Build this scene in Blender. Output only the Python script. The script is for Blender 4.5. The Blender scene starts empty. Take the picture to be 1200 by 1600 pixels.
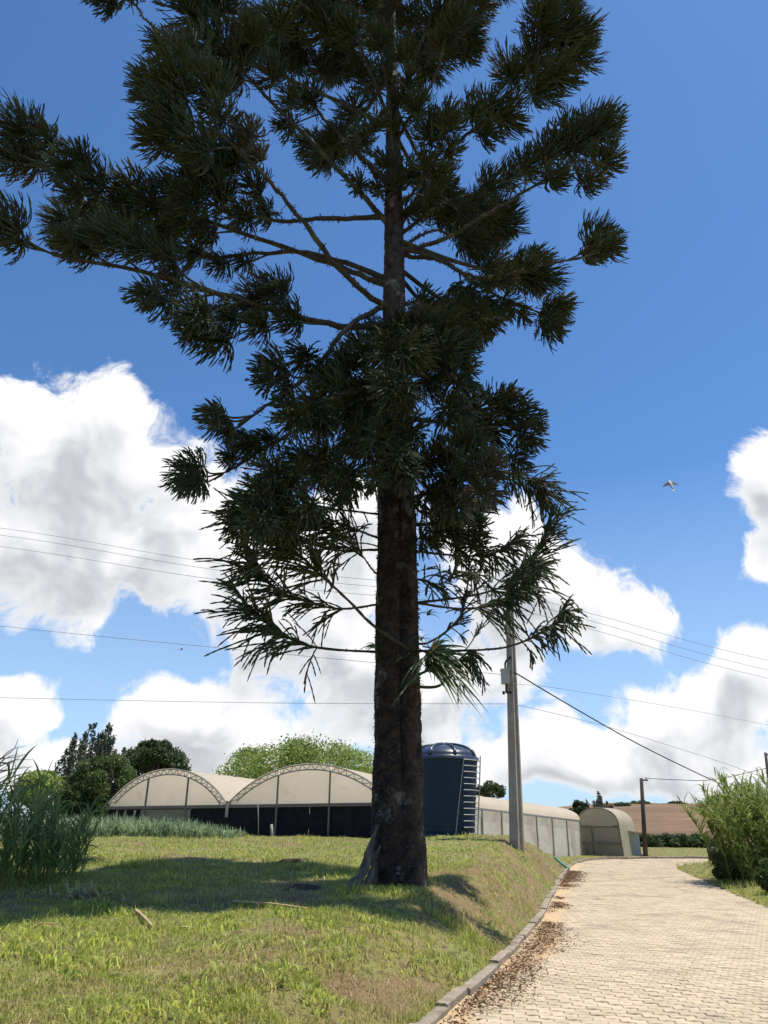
import bpy, math, random
import numpy as np
from mathutils import Vector, Matrix

random.seed(7)
RNG = np.random.default_rng(7)
SC = bpy.context.scene
COL = SC.collection
R = math.radians

# ------------------------------------------------------------------ camera
F_PX, CX, CY = 1160.0, 600.0, 800.0          # focal length in photo pixels (1200x1600)
PITCH, ROLL, EYE = R(22.7), R(0.7), 1.6
cam_data = bpy.data.cameras.new('camera')
cam_data.sensor_fit = 'VERTICAL'
cam_data.sensor_height = 36.0
cam_data.lens = F_PX / 1600.0 * 36.0
cam_data.clip_start = 0.05
cam_data.clip_end = 6000.0
cam = bpy.data.objects.new('camera', cam_data)
COL.objects.link(cam)
CAM_M = Matrix.Translation((0, 0, EYE)) @ Matrix.Rotation(math.pi / 2 + PITCH, 4, 'X') @ Matrix.Rotation(ROLL, 4, 'Z')
cam.matrix_world = CAM_M
SC.camera = cam
CAM_R = CAM_M.to_3x3()
CAM_I = CAM_M.inverted()

def ray(px, py):
    return (CAM_R @ Vector(((px - CX) / F_PX, -(py - CY) / F_PX, -1.0))).normalized()

def P(px, py, Y):
    """world point seen at a photo pixel, at forward distance Y"""
    d = ray(px, py)
    return Vector((0, 0, EYE)) + d * (Y / d.y)

def PZ(px, py, z):
    d = ray(px, py)
    return Vector((0, 0, EYE)) + d * ((z - EYE) / d.z)

def PP(px, py, A, n):
    """on the plane through A with normal n"""
    d = ray(px, py); o = Vector((0, 0, EYE))
    return o + d * ((A - o).dot(n) / d.dot(n))

def depth(p):
    return -(CAM_I @ Vector(p)).z

def proj(p):
    q = CAM_I @ Vector(p)
    return (CX + F_PX * q.x / -q.z, CY - F_PX * q.y / -q.z)

# ------------------------------------------------------------------ sky, sun, exposure
SUN_EL, SUN_AZ = R(72.5), R(82)                # azimuth: right of the view direction
SUN_DIR = Vector((math.sin(SUN_AZ) * math.cos(SUN_EL), math.cos(SUN_AZ) * math.cos(SUN_EL), math.sin(SUN_EL)))
W = bpy.data.worlds.new('World'); SC.world = W; W.use_nodes = True
NT = W.node_tree; NT.nodes.clear()

def cloud_group(detail):
    g = bpy.data.node_groups.new('cloud_density', 'ShaderNodeTree')
    g.interface.new_socket('Vector', in_out='INPUT', socket_type='NodeSocketVector')
    g.interface.new_socket('Density', in_out='OUTPUT', socket_type='NodeSocketFloat')
    N, L = g.nodes, g.links
    gi = N.new('NodeGroupInput'); go = N.new('NodeGroupOutput')
    warp = N.new('ShaderNodeTexNoise'); warp.inputs['Scale'].default_value = 5.5
    warp.inputs['Detail'].default_value = 2.5; warp.inputs['Roughness'].default_value = 0.6
    L.new(gi.outputs[0], warp.inputs['Vector'])
    s1 = N.new('ShaderNodeVectorMath'); s1.operation = 'SUBTRACT'; s1.inputs[1].default_value = (.5, .5, .5)
    L.new(warp.outputs['Color'], s1.inputs[0])
    s2 = N.new('ShaderNodeVectorMath'); s2.operation = 'MULTIPLY_ADD'; s2.inputs[1].default_value = (.15, .15, .15)
    L.new(s1.outputs[0], s2.inputs[0]); L.new(gi.outputs[0], s2.inputs[2])
    # cumulus banks standing in these directions (direction, angular half sizes)
    banks = [(110, 720, 185, 125), (20, 645, 95, 80), (190, 680, 55, 85), (270, 850, 235, 140), (450, 900, 220, 150),
             (80, 880, 150, 110), (30, 1085, 85, 48), (290, 1120, 135, 50), (560, 1050, 170, 100), (700, 1070, 150, 90),
             (810, 900, 165, 95), (950, 965, 110, 50), (1178, 740, 72, 75), (1195, 850, 60, 50),
             (1110, 1085, 190, 62), (1190, 1040, 100, 50), (880, 1180, 190, 62), (1050, 1170, 220, 70), (640, 1135, 200, 45),
             (60, 1165, 150, 45), (330, 1190, 300, 40)]
    last = None
    for (px, py, ax, ay) in banks:
        c = ray(px, py)
        k = 1.0 / math.hypot(F_PX, math.hypot(px - CX, py - CY)) * 1.22
        sv = Vector((1 / (ax * k), 1 / (max(ax, ay) * k), 1 / (ay * k)))
        mp = N.new('ShaderNodeVectorMath'); mp.operation = 'MULTIPLY_ADD'
        mp.inputs[1].default_value = sv; mp.inputs[2].default_value = (-c.x * sv.x, -c.y * sv.y, -c.z * sv.z)
        L.new(s2.outputs[0], mp.inputs[0])
        ln = N.new('ShaderNodeVectorMath'); ln.operation = 'LENGTH'
        L.new(mp.outputs[0], ln.inputs[0])
        if last is None:
            last = ln.outputs['Value']
        else:
            sm = N.new('ShaderNodeMath'); sm.operation = 'SMOOTH_MIN'; sm.inputs[2].default_value = 0.35
            L.new(last, sm.inputs[0]); L.new(ln.outputs['Value'], sm.inputs[1]); last = sm.outputs[0]
    bank = N.new('ShaderNodeMapRange'); bank.inputs['From Min'].default_value = 1.45; bank.inputs['From Max'].default_value = 0.35
    bank.inputs['To Min'].default_value = -0.52; bank.inputs['To Max'].default_value = 0.42
    L.new(last, bank.inputs['Value'])
    # the same broken cumulus all round, thinning towards the zenith
    sep = N.new('ShaderNodeSeparateXYZ'); L.new(gi.outputs[0], sep.inputs[0])
    el = N.new('ShaderNodeMapRange'); el.inputs['From Min'].default_value = 0.0; el.inputs['From Max'].default_value = 0.55
    el.inputs['To Min'].default_value = 0.06; el.inputs['To Max'].default_value = -0.46
    L.new(sep.outputs['Z'], el.inputs['Value'])
    mxx = N.new('ShaderNodeMath'); mxx.operation = 'SMOOTH_MAX'; mxx.inputs[2].default_value = 0.1
    # in front the listed banks rule; behind and beside the camera the general cover
    fr = N.new('ShaderNodeMapRange'); fr.inputs['From Min'].default_value = 0.35; fr.inputs['From Max'].default_value = 0.8
    fr.inputs['To Min'].default_value = 0.0; fr.inputs['To Max'].default_value = -0.22
    L.new(sep.outputs['Y'], fr.inputs['Value'])
    ad0 = N.new('ShaderNodeMath'); ad0.operation = 'ADD'
    L.new(el.outputs[0], ad0.inputs[0]); L.new(fr.outputs[0], ad0.inputs[1])
    L.new(bank.outputs[0], mxx.inputs[0]); L.new(ad0.outputs[0], mxx.inputs[1])
    n1 = N.new('ShaderNodeTexNoise'); n1.inputs['Scale'].default_value = 7.0
    n1.inputs['Detail'].default_value = detail; n1.inputs['Roughness'].default_value = 0.63
    L.new(s2.outputs[0], n1.inputs['Vector'])
    nn = N.new('ShaderNodeMath'); nn.operation = 'MULTIPLY_ADD'; nn.inputs[1].default_value = 1.95; nn.inputs[2].default_value = -0.975
    L.new(n1.outputs['Fac'], nn.inputs[0])
    ad = N.new('ShaderNodeMath'); ad.operation = 'ADD'
    L.new(mxx.outputs[0], ad.inputs[0]); L.new(nn.outputs[0], ad.inputs[1])
    L.new(ad.outputs[0], go.inputs[0])
    return g

def build_world():
    N, L = NT.nodes, NT.links
    out = N.new('ShaderNodeOutputWorld'); bg = N.new('ShaderNodeBackground'); bg.inputs['Strength'].default_value = 0.084
    L.new(bg.outputs[0], out.inputs['Surface'])
    sky = N.new('ShaderNodeTexSky'); sky.sky_type = 'NISHITA'; sky.sun_disc = False
    sky.sun_elevation = SUN_EL; sky.sun_rotation = SUN_AZ
    sky.altitude = 900; sky.air_density = 1.0; sky.dust_density = 0.6; sky.ozone_density = 1.6
    tint = N.new('ShaderNodeMix'); tint.data_type = 'RGBA'; tint.blend_type = 'MULTIPLY'; tint.inputs['Factor'].default_value = 1.0
    tint.inputs['B'].default_value = (0.76, 1.14, 1.47, 1)
    L.new(sky.outputs[0], tint.inputs['A'])
    tc = N.new('ShaderNodeTexCoord')
    g = cloud_group(9.0); g_low = cloud_group(3.5)
    d1 = N.new('ShaderNodeGroup'); d1.node_tree = g; L.new(tc.outputs['Generated'], d1.inputs[0])
    sh = N.new('ShaderNodeVectorMath'); sh.operation = 'ADD'
    sh.inputs[1].default_value = Vector((SUN_DIR.x * .07, 0, .05))
    L.new(tc.outputs['Generated'], sh.inputs[0])
    d2 = N.new('ShaderNodeGroup'); d2.node_tree = g_low; L.new(sh.outputs[0], d2.inputs[0])
    al = N.new('ShaderNodeMapRange'); al.interpolation_type = 'SMOOTHSTEP'
    al.inputs['From Min'].default_value = -0.02; al.inputs['From Max'].default_value = 0.20
    L.new(d1.outputs[0], al.inputs['Value'])
    df = N.new('ShaderNodeMath'); df.operation = 'MULTIPLY_ADD'; df.inputs[1].default_value = -0.35     # fine relief
    L.new(d1.outputs[0], df.inputs[0]); L.new(d2.outputs[0], df.inputs[2])
    lit = N.new('ShaderNodeMapRange'); lit.interpolation_type = 'SMOOTHSTEP'
    lit.inputs['From Min'].default_value = -0.05; lit.inputs['From Max'].default_value = 0.50
    L.new(df.outputs[0], lit.inputs['Value'])
    cr = N.new('ShaderNodeMapRange'); cr.interpolation_type = 'SMOOTHSTEP'; cr.inputs['From Min'].default_value = 0.0; cr.inputs['From Max'].default_value = 0.42
    cr.inputs['To Min'].default_value = 0.22; cr.inputs['To Max'].default_value = 1.0
    L.new(d1.outputs[0], cr.inputs['Value'])
    lm = N.new('ShaderNodeMath'); lm.operation = 'MULTIPLY'; L.new(lit.outputs[0], lm.inputs[0]); L.new(cr.outputs[0], lm.inputs[1])
    cc = N.new('ShaderNodeMix'); cc.data_type = 'RGBA'
    cc.inputs['A'].default_value = (9.0, 9.0, 9.1, 1); cc.inputs['B'].default_value = (5.0, 5.2, 5.6, 1)
    L.new(lm.outputs[0], cc.inputs['Factor'])
    mx = N.new('ShaderNodeMix'); mx.data_type = 'RGBA'
    # whitish moist air towards the horizon
    sp = N.new('ShaderNodeSeparateXYZ'); L.new(tc.outputs['Generated'], sp.inputs[0])
    hzr = N.new('ShaderNodeMapRange'); hzr.inputs['From Min'].default_value = 0.0; hzr.inputs['From Max'].default_value = 0.42
    hzr.inputs['To Min'].default_value = 0.72; hzr.inputs['To Max'].default_value = 0.0
    L.new(sp.outputs['Z'], hzr.inputs['Value'])
    hm = N.new('ShaderNodeMix'); hm.data_type = 'RGBA'; hm.inputs['B'].default_value = (5.2, 6.7, 8.6, 1)
    L.new(hzr.outputs[0], hm.inputs['Factor']); L.new(tint.outputs['Result'], hm.inputs['A'])
    L.new(al.outputs[0], mx.inputs['Factor']); L.new(hm.outputs['Result'], mx.inputs['A']); L.new(cc.outputs['Result'], mx.inputs['B'])
    L.new(mx.outputs['Result'], bg.inputs['Color'])
build_world()
W.cycles.sampling_method = 'MANUAL'; W.cycles.sample_map_resolution = 512

sl = bpy.data.lights.new('sun', 'SUN'); sl.energy = 4.6; sl.angle = R(0.53); sl.color = (1.0, 0.935, 0.83)
so = bpy.data.objects.new('sun', sl); COL.objects.link(so)
so.rotation_euler = SUN_DIR.to_track_quat('Z', 'Y').to_euler(); so.location = SUN_DIR * 60

SC.view_settings.view_transform = 'Standard'; SC.view_settings.look = 'None'
SC.view_settings.exposure = 0.45; SC.view_settings.gamma = 1.0
SC.view_settings.use_curve_mapping = False
SC.cycles.use_denoising = True
SC.cycles.max_bounces = 8; SC.cycles.diffuse_bounces = 4; SC.cycles.transmission_bounces = 4
SC.cycles.sample_clamp_indirect = 6.0

# ------------------------------------------------------------------ helpers
def vnoise(x, y, seed=0):
    """value noise, arrays in, 0..1 out"""
    xi = np.floor(x).astype(np.int64); yi = np.floor(y).astype(np.int64)
    fx = x - xi; fy = y - yi
    fx = fx * fx * (3 - 2 * fx); fy = fy * fy * (3 - 2 * fy)
    def h(a, b):
        n = (a * 374761393 + b * 668265263 + seed * 974634777) & 0xffffffff
        n = ((n ^ (n >> 13)) * 1274126177) & 0xffffffff
        return ((n ^ (n >> 16)) & 0xffff) / 65535.0
    return (h(xi, yi) * (1 - fx) + h(xi + 1, yi) * fx) * (1 - fy) + (h(xi, yi + 1) * (1 - fx) + h(xi + 1, yi + 1) * fx) * fy

def fbm(x, y, s, octv=4, seed=0):
    x = np.asarray(x, float); y = np.asarray(y, float)
    v = np.zeros(np.broadcast(x, y).shape); a = .5; t = 0
    for i in range(octv):
        v = v + a * vnoise(x * s, y * s, seed + i * 17); t += a; a *= .5; s *= 2.03
    return v / t

def sstep(a, b, x):
    t = np.clip((np.asarray(x, float) - a) / (b - a), 0, 1)
    return t * t * (3 - 2 * t)

def mk_mesh(name, V, polys, smooth=False, attrs=None):
    """V (n,3); polys: list of int arrays (m,k)"""
    me = bpy.data.meshes.new(name)
    V = np.ascontiguousarray(V, dtype=np.float32)
    me.vertices.add(len(V)); me.vertices.foreach_set('co', V.ravel())
    polys = [np.asarray(p, np.int32) for p in polys if len(p)]
    loops = np.concatenate([p.ravel() for p in polys])
    starts = []; o = 0
    for p in polys:
        starts.append(o + np.arange(len(p), dtype=np.int32) * p.shape[1]); o += p.size
    starts = np.concatenate(starts)
    me.loops.add(len(loops)); me.loops.foreach_set('vertex_index', loops)
    me.polygons.add(len(starts)); me.polygons.foreach_set('loop_start', starts)
    me.polygons.foreach_set('use_smooth', np.full(len(starts), bool(smooth)))
    for k, a in (attrs or {}).items():
        at = me.attributes.new(k, 'FLOAT', 'POINT'); at.data.foreach_set('value', np.ascontiguousarray(a, np.float32))
    me.update(calc_edges=True); me.validate()
    return me

def link(name, me, mat=None, parent=None, **props):
    o = bpy.data.objects.new(name, me); COL.objects.link(o)
    if mat is not None and me is not None and len(me.materials) == 0:
        me.materials.append(mat)
    if parent is not None:
        o.parent = parent
        if parent.type == 'EMPTY':            # meshes are written in world coordinates
            o.location = -parent.location
    for k, v in props.items():
        o[k] = v
    return o

def empty(name, loc, label, cat, group=None):
    o = bpy.data.objects.new(name, None); COL.objects.link(o)
    o.location = loc; o.empty_display_size = .2
    o['label'] = label; o['category'] = cat
    if group: o['group'] = group
    return o

class G:
    """collects shapes for one mesh"""
    def __init__(s): s.V = []; s.F = {}; s.n = 0
    def add(s, V, *polys):
        V = np.asarray(V, float)
        for p in polys:
            p = np.asarray(p, int)
            if p.size: s.F.setdefault(p.shape[1], []).append(p + s.n)
        s.V.append(V); s.n += len(V)
    def box(s, c, size, rz=0, M=None):
        x, y, z = [v / 2 for v in size]
        v = np.array([[i * x, j * y, k * z] for i in (-1, 1) for j in (-1, 1) for k in (-1, 1)])
        if M is not None: v = v @ np.array(M).T
        elif rz:
            cs, sn = math.cos(rz), math.sin(rz); v = v @ np.array([[cs, -sn, 0], [sn, cs, 0], [0, 0, 1]]).T
        s.add(v + np.array(c), [[0, 1, 3, 2], [4, 6, 7, 5], [0, 4, 5, 1], [2, 3, 7, 6], [0, 2, 6, 4], [1, 5, 7, 3]])
    def bar(s, a, b, w, h=None, up=(0, 0, 1)):
        a, b = Vector(a), Vector(b); d = b - a; L = d.length; d.normalize()
        u = Vector(up)
        if abs(d.dot(u)) > .97: u = Vector((1, 0, 0))
        x = d.cross(u).normalized(); z = x.cross(d)
        s.box((a + b) / 2, (w, L, h or w), M=np.array([x, d, z]).T)
    def tube(s, pts, rad, S=6, cap=True, wob=0.0):
        pts = np.array([tuple(p) for p in pts], float); K = len(pts)
        rad = np.full(K, rad, float) if np.isscalar(rad) else np.array(rad, float)
        V, F = tubes(pts[None], rad[None], S)
        if wob: V = V + RNG.normal(0, wob, V.shape)
        s.add(V, F)
        if cap: s.F.setdefault(S, []).extend([np.array([list(range(S))[::-1]]) + s.n - K * S, np.array([list(range(S))]) + s.n - S])
    def quad(s, a, b, c, d): s.add([tuple(a), tuple(b), tuple(c), tuple(d)], [[0, 1, 2, 3]])
    def lathe(s, prof, S=48, c=(0, 0, 0), cap=False):
        prof = np.array(prof, float); K = len(prof); a = np.arange(S) * 2 * math.pi / S
        V = np.stack([np.outer(prof[:, 0], np.cos(a)), np.outer(prof[:, 0], np.sin(a)), np.repeat(prof[:, 1:2], S, 1)], -1).reshape(-1, 3) + np.array(c)
        i, j = np.meshgrid(np.arange(K - 1), np.arange(S), indexing='ij'); j2 = (j + 1) % S
        s.add(V, np.stack([i * S + j, i * S + j2, (i + 1) * S + j2, (i + 1) * S + j], -1).reshape(-1, 4))
    def mesh(s, name, smooth=False):
        return mk_mesh(name, np.concatenate(s.V), [np.concatenate(v) for v in s.F.values()], smooth)
    def build(s, name, mat, parent=None, smooth=False, **props):
        return link(name, s.mesh(name, smooth), mat, parent, **props)

def tubes(pts, rad, S=3):
    """pts (N,K,3), rad (N,K) -> verts, quads"""
    N, K, _ = pts.shape
    t = np.gradient(pts, axis=1); t /= np.linalg.norm(t, axis=2, keepdims=True) + 1e-9
    ref = np.zeros_like(t); ref[..., 2] = 1
    flat = np.abs(t[:, :1, 2]).mean(1) > .9
    ref[flat] = (1, 0, 0)
    u = np.cross(t, ref); u /= np.linalg.norm(u, axis=2, keepdims=True) + 1e-9
    v = np.cross(u, t)
    a = np.arange(S) * 2 * math.pi / S
    V = pts[:, :, None] + rad[:, :, None, None] * (np.cos(a)[None, None, :, None] * u[:, :, None] + np.sin(a)[None, None, :, None] * v[:, :, None])
    n, k, j = np.meshgrid(np.arange(N), np.arange(K - 1), np.arange(S), indexing='ij')
    b = n * K * S + k * S; j2 = (j + 1) % S
    Fq = np.stack([b + j, b + j2, b + S + j2, b + S + j], -1).reshape(-1, 4)
    return V.reshape(-1, 3), Fq

def catmull(pts, n):
    p = np.array([tuple(q) for q in pts], float)
    if len(p) == 2: return p[0] + (p[1] - p[0]) * np.linspace(0, 1, n)[:, None]
    p = np.concatenate([[2 * p[0] - p[1]], p, [2 * p[-1] - p[-2]]])
    m = len(p) - 3; t = np.linspace(0, m - 1e-6, n); i = t.astype(int); f = (t - i)[:, None]
    a, b, c, d = p[i], p[i + 1], p[i + 2], p[i + 3]
    return .5 * (2 * b + (c - a) * f + (2 * a - 5 * b + 4 * c - d) * f ** 2 + (3 * b - a - 3 * c + d) * f ** 3)

# ------------------------------------------------------------------ materials
def material(name, c1, c2=None, scale=4.0, rough=.85, bump=0.0, bscale=30.0, trans=0.0, island=0.0, c3=None, s3=1.0,
             attr=None, attr_c=None, spec=.3, metal=0.0, det=5.0, objrand=0.0, stretch=None, coord='Object', fac3=.5, tcol=None, bdist=.02):
    m = bpy.data.materials.new(name); m.use_nodes = True
    N, L = m.node_tree.nodes, m.node_tree.links; N.clear()
    out = N.new('ShaderNodeOutputMaterial'); b = N.new('ShaderNodeBsdfPrincipled')
    b.inputs['Roughness'].default_value = rough; b.inputs['Metallic'].default_value = metal
    b.inputs['Specular IOR Level'].default_value = spec
    tc = N.new('ShaderNodeTexCoord'); vec = tc.outputs[coord]
    if stretch:
        mp = N.new('ShaderNodeMapping'); mp.inputs['Scale'].default_value = stretch
        L.new(vec, mp.inputs[0]); vec = mp.outputs[0]
    def mixc(fac, a, bb):
        x = N.new('ShaderNodeMix'); x.data_type = 'RGBA'
        if hasattr(fac, 'links'): L.new(fac, x.inputs['Factor'])
        else: x.inputs['Factor'].default_value = fac
        for s_, v in (('A', a), ('B', bb)):
            if hasattr(v, 'links'): L.new(v, x.inputs[s_])
            else: x.inputs[s_].default_value = (*v, 1)
        return x.outputs['Result']
    def noise(sc, lo=.35, hi=.65, d=det):
        n = N.new('ShaderNodeTexNoise'); n.inputs['Scale'].default_value = sc; n.inputs['Detail'].default_value = d
        n.inputs['Roughness'].default_value = .6; L.new(vec, n.inputs['Vector'])
        r = N.new('ShaderNodeMapRange'); r.inputs['From Min'].default_value = lo; r.inputs['From Max'].default_value = hi
        L.new(n.outputs['Fac'], r.inputs['Value']); return r.outputs[0]
    col = c1
    if c2 is not None: col = mixc(noise(scale), c1, c2)
    if c3 is not None: col = mixc(noise(s3, fac3, fac3 + .12), col, c3)
    if attr:
        at = N.new('ShaderNodeAttribute'); at.attribute_name = attr
        col = mixc(at.outputs['Fac'], col, attr_c)
    if island or objrand:
        hs = N.new('ShaderNodeHueSaturation')
        if island and objrand:
            g = N.new('ShaderNodeNewGeometry'); oi = N.new('ShaderNodeObjectInfo')
            ad = N.new('ShaderNodeMath'); ad.operation = 'ADD'; L.new(g.outputs['Random Per Island'], ad.inputs[0]); L.new(oi.outputs['Random'], ad.inputs[1])
            fr = N.new('ShaderNodeMath'); fr.operation = 'FRACT'; L.new(ad.outputs[0], fr.inputs[0]); rnd = fr.outputs[0]
        elif island:
            g = N.new('ShaderNodeNewGeometry'); rnd = g.outputs['Random Per Island']
        else:
            g = N.new('ShaderNodeObjectInfo'); rnd = g.outputs['Random']
        k = island or objrand
        r = N.new('ShaderNodeMapRange'); r.inputs['To Min'].default_value = 1 - k; r.inputs['To Max'].default_value = 1 + k
        L.new(rnd, r.inputs['Value']); L.new(r.outputs[0], hs.inputs['Value'])
        r2 = N.new('ShaderNodeMapRange'); r2.inputs['To Min'].default_value = .5 + k * .05; r2.inputs['To Max'].default_value = .5 - k * .05
        L.new(rnd, r2.inputs['Value']); L.new(r2.outputs[0], hs.inputs['Hue'])
        if hasattr(col, 'links'): L.new(col, hs.inputs['Color'])
        else: hs.inputs['Color'].default_value = (*col, 1)
        col = hs.outputs['Color']
    if hasattr(col, 'links'): L.new(col, b.inputs['Base Color'])
    else: b.inputs['Base Color'].default_value = (*col, 1)
    if bump:
        n = N.new('ShaderNodeTexNoise'); n.inputs['Scale'].default_value = bscale; n.inputs['Detail'].default_value = 6
        L.new(vec, n.inputs['Vector'])
        bp = N.new('ShaderNodeBump'); bp.inputs['Strength'].default_value = bump; bp.inputs['Distance'].default_value = bdist
        L.new(n.outputs['Fac'], bp.inputs['Height']); L.new(bp.outputs[0], b.inputs['Normal'])
    sh = b.outputs[0]
    if trans:
        t = N.new('ShaderNodeBsdfTranslucent')
        if tcol: t.inputs['Color'].default_value = (*tcol, 1)
        elif hasattr(col, 'links'): L.new(col, t.inputs['Color'])
        else: t.inputs['Color'].default_value = (*col, 1)
        x = N.new('ShaderNodeMixShader'); x.inputs[0].default_value = trans
        L.new(sh, x.inputs[1]); L.new(t.outputs[0], x.inputs[2]); sh = x.outputs[0]
    L.new(sh, out.inputs['Surface'])
    return m

MT = {}
MT['ground'] = material('ground_turf', (.15, .175, .045), (.25, .225, .08), 3.0, .95, .6, 40, attr='dry', attr_c=(.18, .12, .06), c3=(.07, .055, .026), s3=11, fac3=.50, bdist=.03)
MT['grass'] = material('grass_blade', (.31, .39, .05), (.43, .475, .10), 2.0, .6, trans=.45, island=.45, attr='dry', attr_c=(.44, .36, .19))
MT['soil'] = material('bank_soil', (.16, .095, .05), (.28, .18, .10), 5, .95, .7, 25)
MT['sand'] = material('road_sand', (.50, .37, .22), (.40, .285, .165), 5, .95, .5, 60)
MT['paver'] = material('concrete_paver', (.42, .335, .225), (.50, .41, .285), 9.0, .9, .35, 90, island=.13, objrand=.13, c3=(.35, .285, .20), s3=.9, fac3=.53, bdist=.004)
MT['kerb'] = material('kerb_concrete', (.23, .185, .135), (.33, .275, .21), 6, .9, .5, 50, objrand=.12, c3=(.15, .14, .10), s3=2.5, fac3=.56)
MT['litter'] = material('dry_leaf', (.13, .075, .040), (.22, .13, .07), 3, .9, island=.4)
MT['field'] = material('ploughed_soil', (.19, .12, .072), (.14, .088, .052), .35, .95, .8, 2.0, c3=(.23, .15, .095), s3=.12, bdist=.3, stretch=(.25, 1, 1))
MT['straw'] = material('dry_straw', (.36, .27, .14), (.46, .37, .21), 6, .9, island=.3)
MT['bark'] = material('araucaria_bark', (.026, .019, .015), (.085, .064, .050), 6, .95, 1.0, 30, c3=(.27, .26, .22), s3=2.8, fac3=.575, stretch=(1, 1, .8), bdist=.06)
MT['branch'] = material('branch_bark', (.040, .034, .025), (.075, .064, .044), 9, .95, .8, 40, c3=(.10, .11, .045), s3=3, fac3=.55)
MT['twig'] = material('araucaria_foliage', (.044, .058, .030), (.068, .080, .042), 6, .8, island=.35, objrand=.2, spec=.12, c3=(.075, .062, .035), s3=1.3, fac3=.58)
MT['drytwig'] = material('dry_araucaria_foliage', (.085, .075, .045), (.06, .06, .034), 5, .8, island=.3)

# ------------------------------------------------------------------ road outline and terrain
K_LEFT = [PZ(x, y, 0) for x, y in ((690, 1600), (752, 1545), (806, 1490), (846, 1440), (866, 1400), (882, 1370), (898, 1352), (930, 1343.5))]
d0 = (K_LEFT[1] - K_LEFT[0]).normalized()
KL = [K_LEFT[0] - d0 * 16, K_LEFT[0] - d0 * 8] + K_LEFT + [PZ(1010, 1342, 0), PZ(1110, 1341.5, 0), PZ(1110, 1341.5, 0) + Vector((12, 2, 0)), PZ(1110, 1341.5, 0) + Vector((30, 10, 0))]
KL = catmull(KL, 84)[:, :2]
KR_ = [PZ(x, y, 0) for x, y in ((1330, 1480), (1200, 1419), (1130, 1390), (1075, 1366), (1058, 1357.5), (1080, 1351))]
d1 = (KR_[1] - KR_[0]).normalized()
KR = [KR_[0] + (KL[0][0] * 0 - d0.x * 14, -d0.y * 14, 0) if False else Vector((KR_[0].x - d0.x * 20, KR_[0].y - d0.y * 20, 0))] + KR_ + [KR_[-1] + Vector((6, 3, 0)), KR_[-1] + Vector((25, 9, 0))]
KR = catmull(KR, 50)[:, :2]
ROAD_POLY = np.concatenate([KL, KR[::-1]])

def poly_dist(x, y, L):
    """distance from points to polyline L"""
    sh = np.shape(x); p = np.stack([np.ravel(x), np.ravel(y)], -1); best = np.full(len(p), 1e9)
    a = L[:-1]; b = L[1:]; ab = b - a; l2 = (ab ** 2).sum(1) + 1e-12
    for s0 in range(0, len(p), 20000):
        q = p[s0:s0 + 20000]
        t = np.clip(((q[:, None] - a[None]) * ab[None]).sum(2) / l2[None], 0, 1)
        d = q[:, None] - a[None] - t[..., None] * ab[None]
        best[s0:s0 + 20000] = np.sqrt((d ** 2).sum(2).min(1))
    return best.reshape(sh)

def inside(x, y, Pg):
    x = np.asarray(x, float); y = np.asarray(y, float); r = np.zeros(np.shape(x), bool)
    for (x1, y1), (x2, y2) in zip(Pg, np.roll(Pg, -1, 0)):
        c = (y1 > y) != (y2 > y)
        with np.errstate(divide='ignore', invalid='ignore'):
            r ^= c & (x < (x2 - x1) * (y - y1) / (y2 - y1 + 1e-12) + x1)
    return r

PLAT_Y = [-30, 2, 6, 9, 13, 17, 22, 27, 32, 38, 44, 55, 80]
PLAT_Z = [.3, .34, .42, .52, .70, .84, .94, .95, .92, .86, .82, .75, .6]
PLAT_R = [.3, .34, .42, .52, .70, .92, 1.20, 1.24, .75, .18, .03, .15, .5]

def road_d(x, y):
    near = (np.abs(x) < 60) & (y < 75) & (y > -30)
    dl = np.full(np.shape(x), 60.0); dr = np.full(np.shape(x), 60.0); ins = np.zeros(np.shape(x), bool)
    if near.any():
        dl[near] = poly_dist(x[near], y[near], KL); dr[near] = poly_dist(x[near], y[near], KR)
        ins[near] = inside(x[near], y[near], ROAD_POLY)
    return dl, dr, ins

def height(x, y, full=False):
    x = np.asarray(x, float); y = np.asarray(y, float)
    sh = np.broadcast(x, y).shape; x = np.broadcast_to(x, sh).ravel().copy(); y = np.broadcast_to(y, sh).ravel().copy()
    dl, dr, ins = road_d(x, y)
    mixr = sstep(-1.5, 3.0, x)
    plat = np.interp(y, PLAT_Y, PLAT_Z) * (1 - mixr) + np.interp(y, PLAT_Y, PLAT_R) * mixr
    n1 = fbm(x, y, .55, 4, 3) - .5; n2 = fbm(x, y, 2.6, 3, 9) - .5
    wdt = 1.40 + n1 * .9
    prof = sstep(-.25, 1.0, (dl - .16) / wdt) * sstep(.08, .3, dl) * (1 + .05 * np.minimum(dl, 6) / 6)
    left = .05 + (plat - .05) * prof + n1 * .16 * sstep(.2, 2, dl) + n2 * (.07 + .20 * sstep(.3, .7, dl) * (1 - sstep(1.0, 1.9, dl))) * sstep(.1, .8, dl)
    right = .03 + .22 * sstep(0, 2.2, dr) + n1 * .1 * sstep(.2, 2, dr) + n2 * .05
    z = np.where(dl < dr, left, right)
    z = np.where((y > 36) & (x > 6) & (dl < dr), .02 + n2 * .05 + .1 * sstep(1, 8, dl), z)
    # rising ploughed hillside at the back right, rolling land elsewhere
    hill = 4.4 * sstep(58, 128, y) * (1 - .9 * sstep(140, 320, y)) * sstep(6, 36, x) + .6 * sstep(60, 200, y) * (fbm(x, y, .006, 3, 5))
    z = z + hill
    z = np.where(ins, -.055, z)
    z = np.where(y > 320, z - 0.0 * y, z)
    if full: return z.reshape(sh), dl.reshape(sh), dr.reshape(sh), ins.reshape(sh)
    return z.reshape(sh)

def hz(x, y): return float(height(np.array([x]), np.array([y]))[0])

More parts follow.
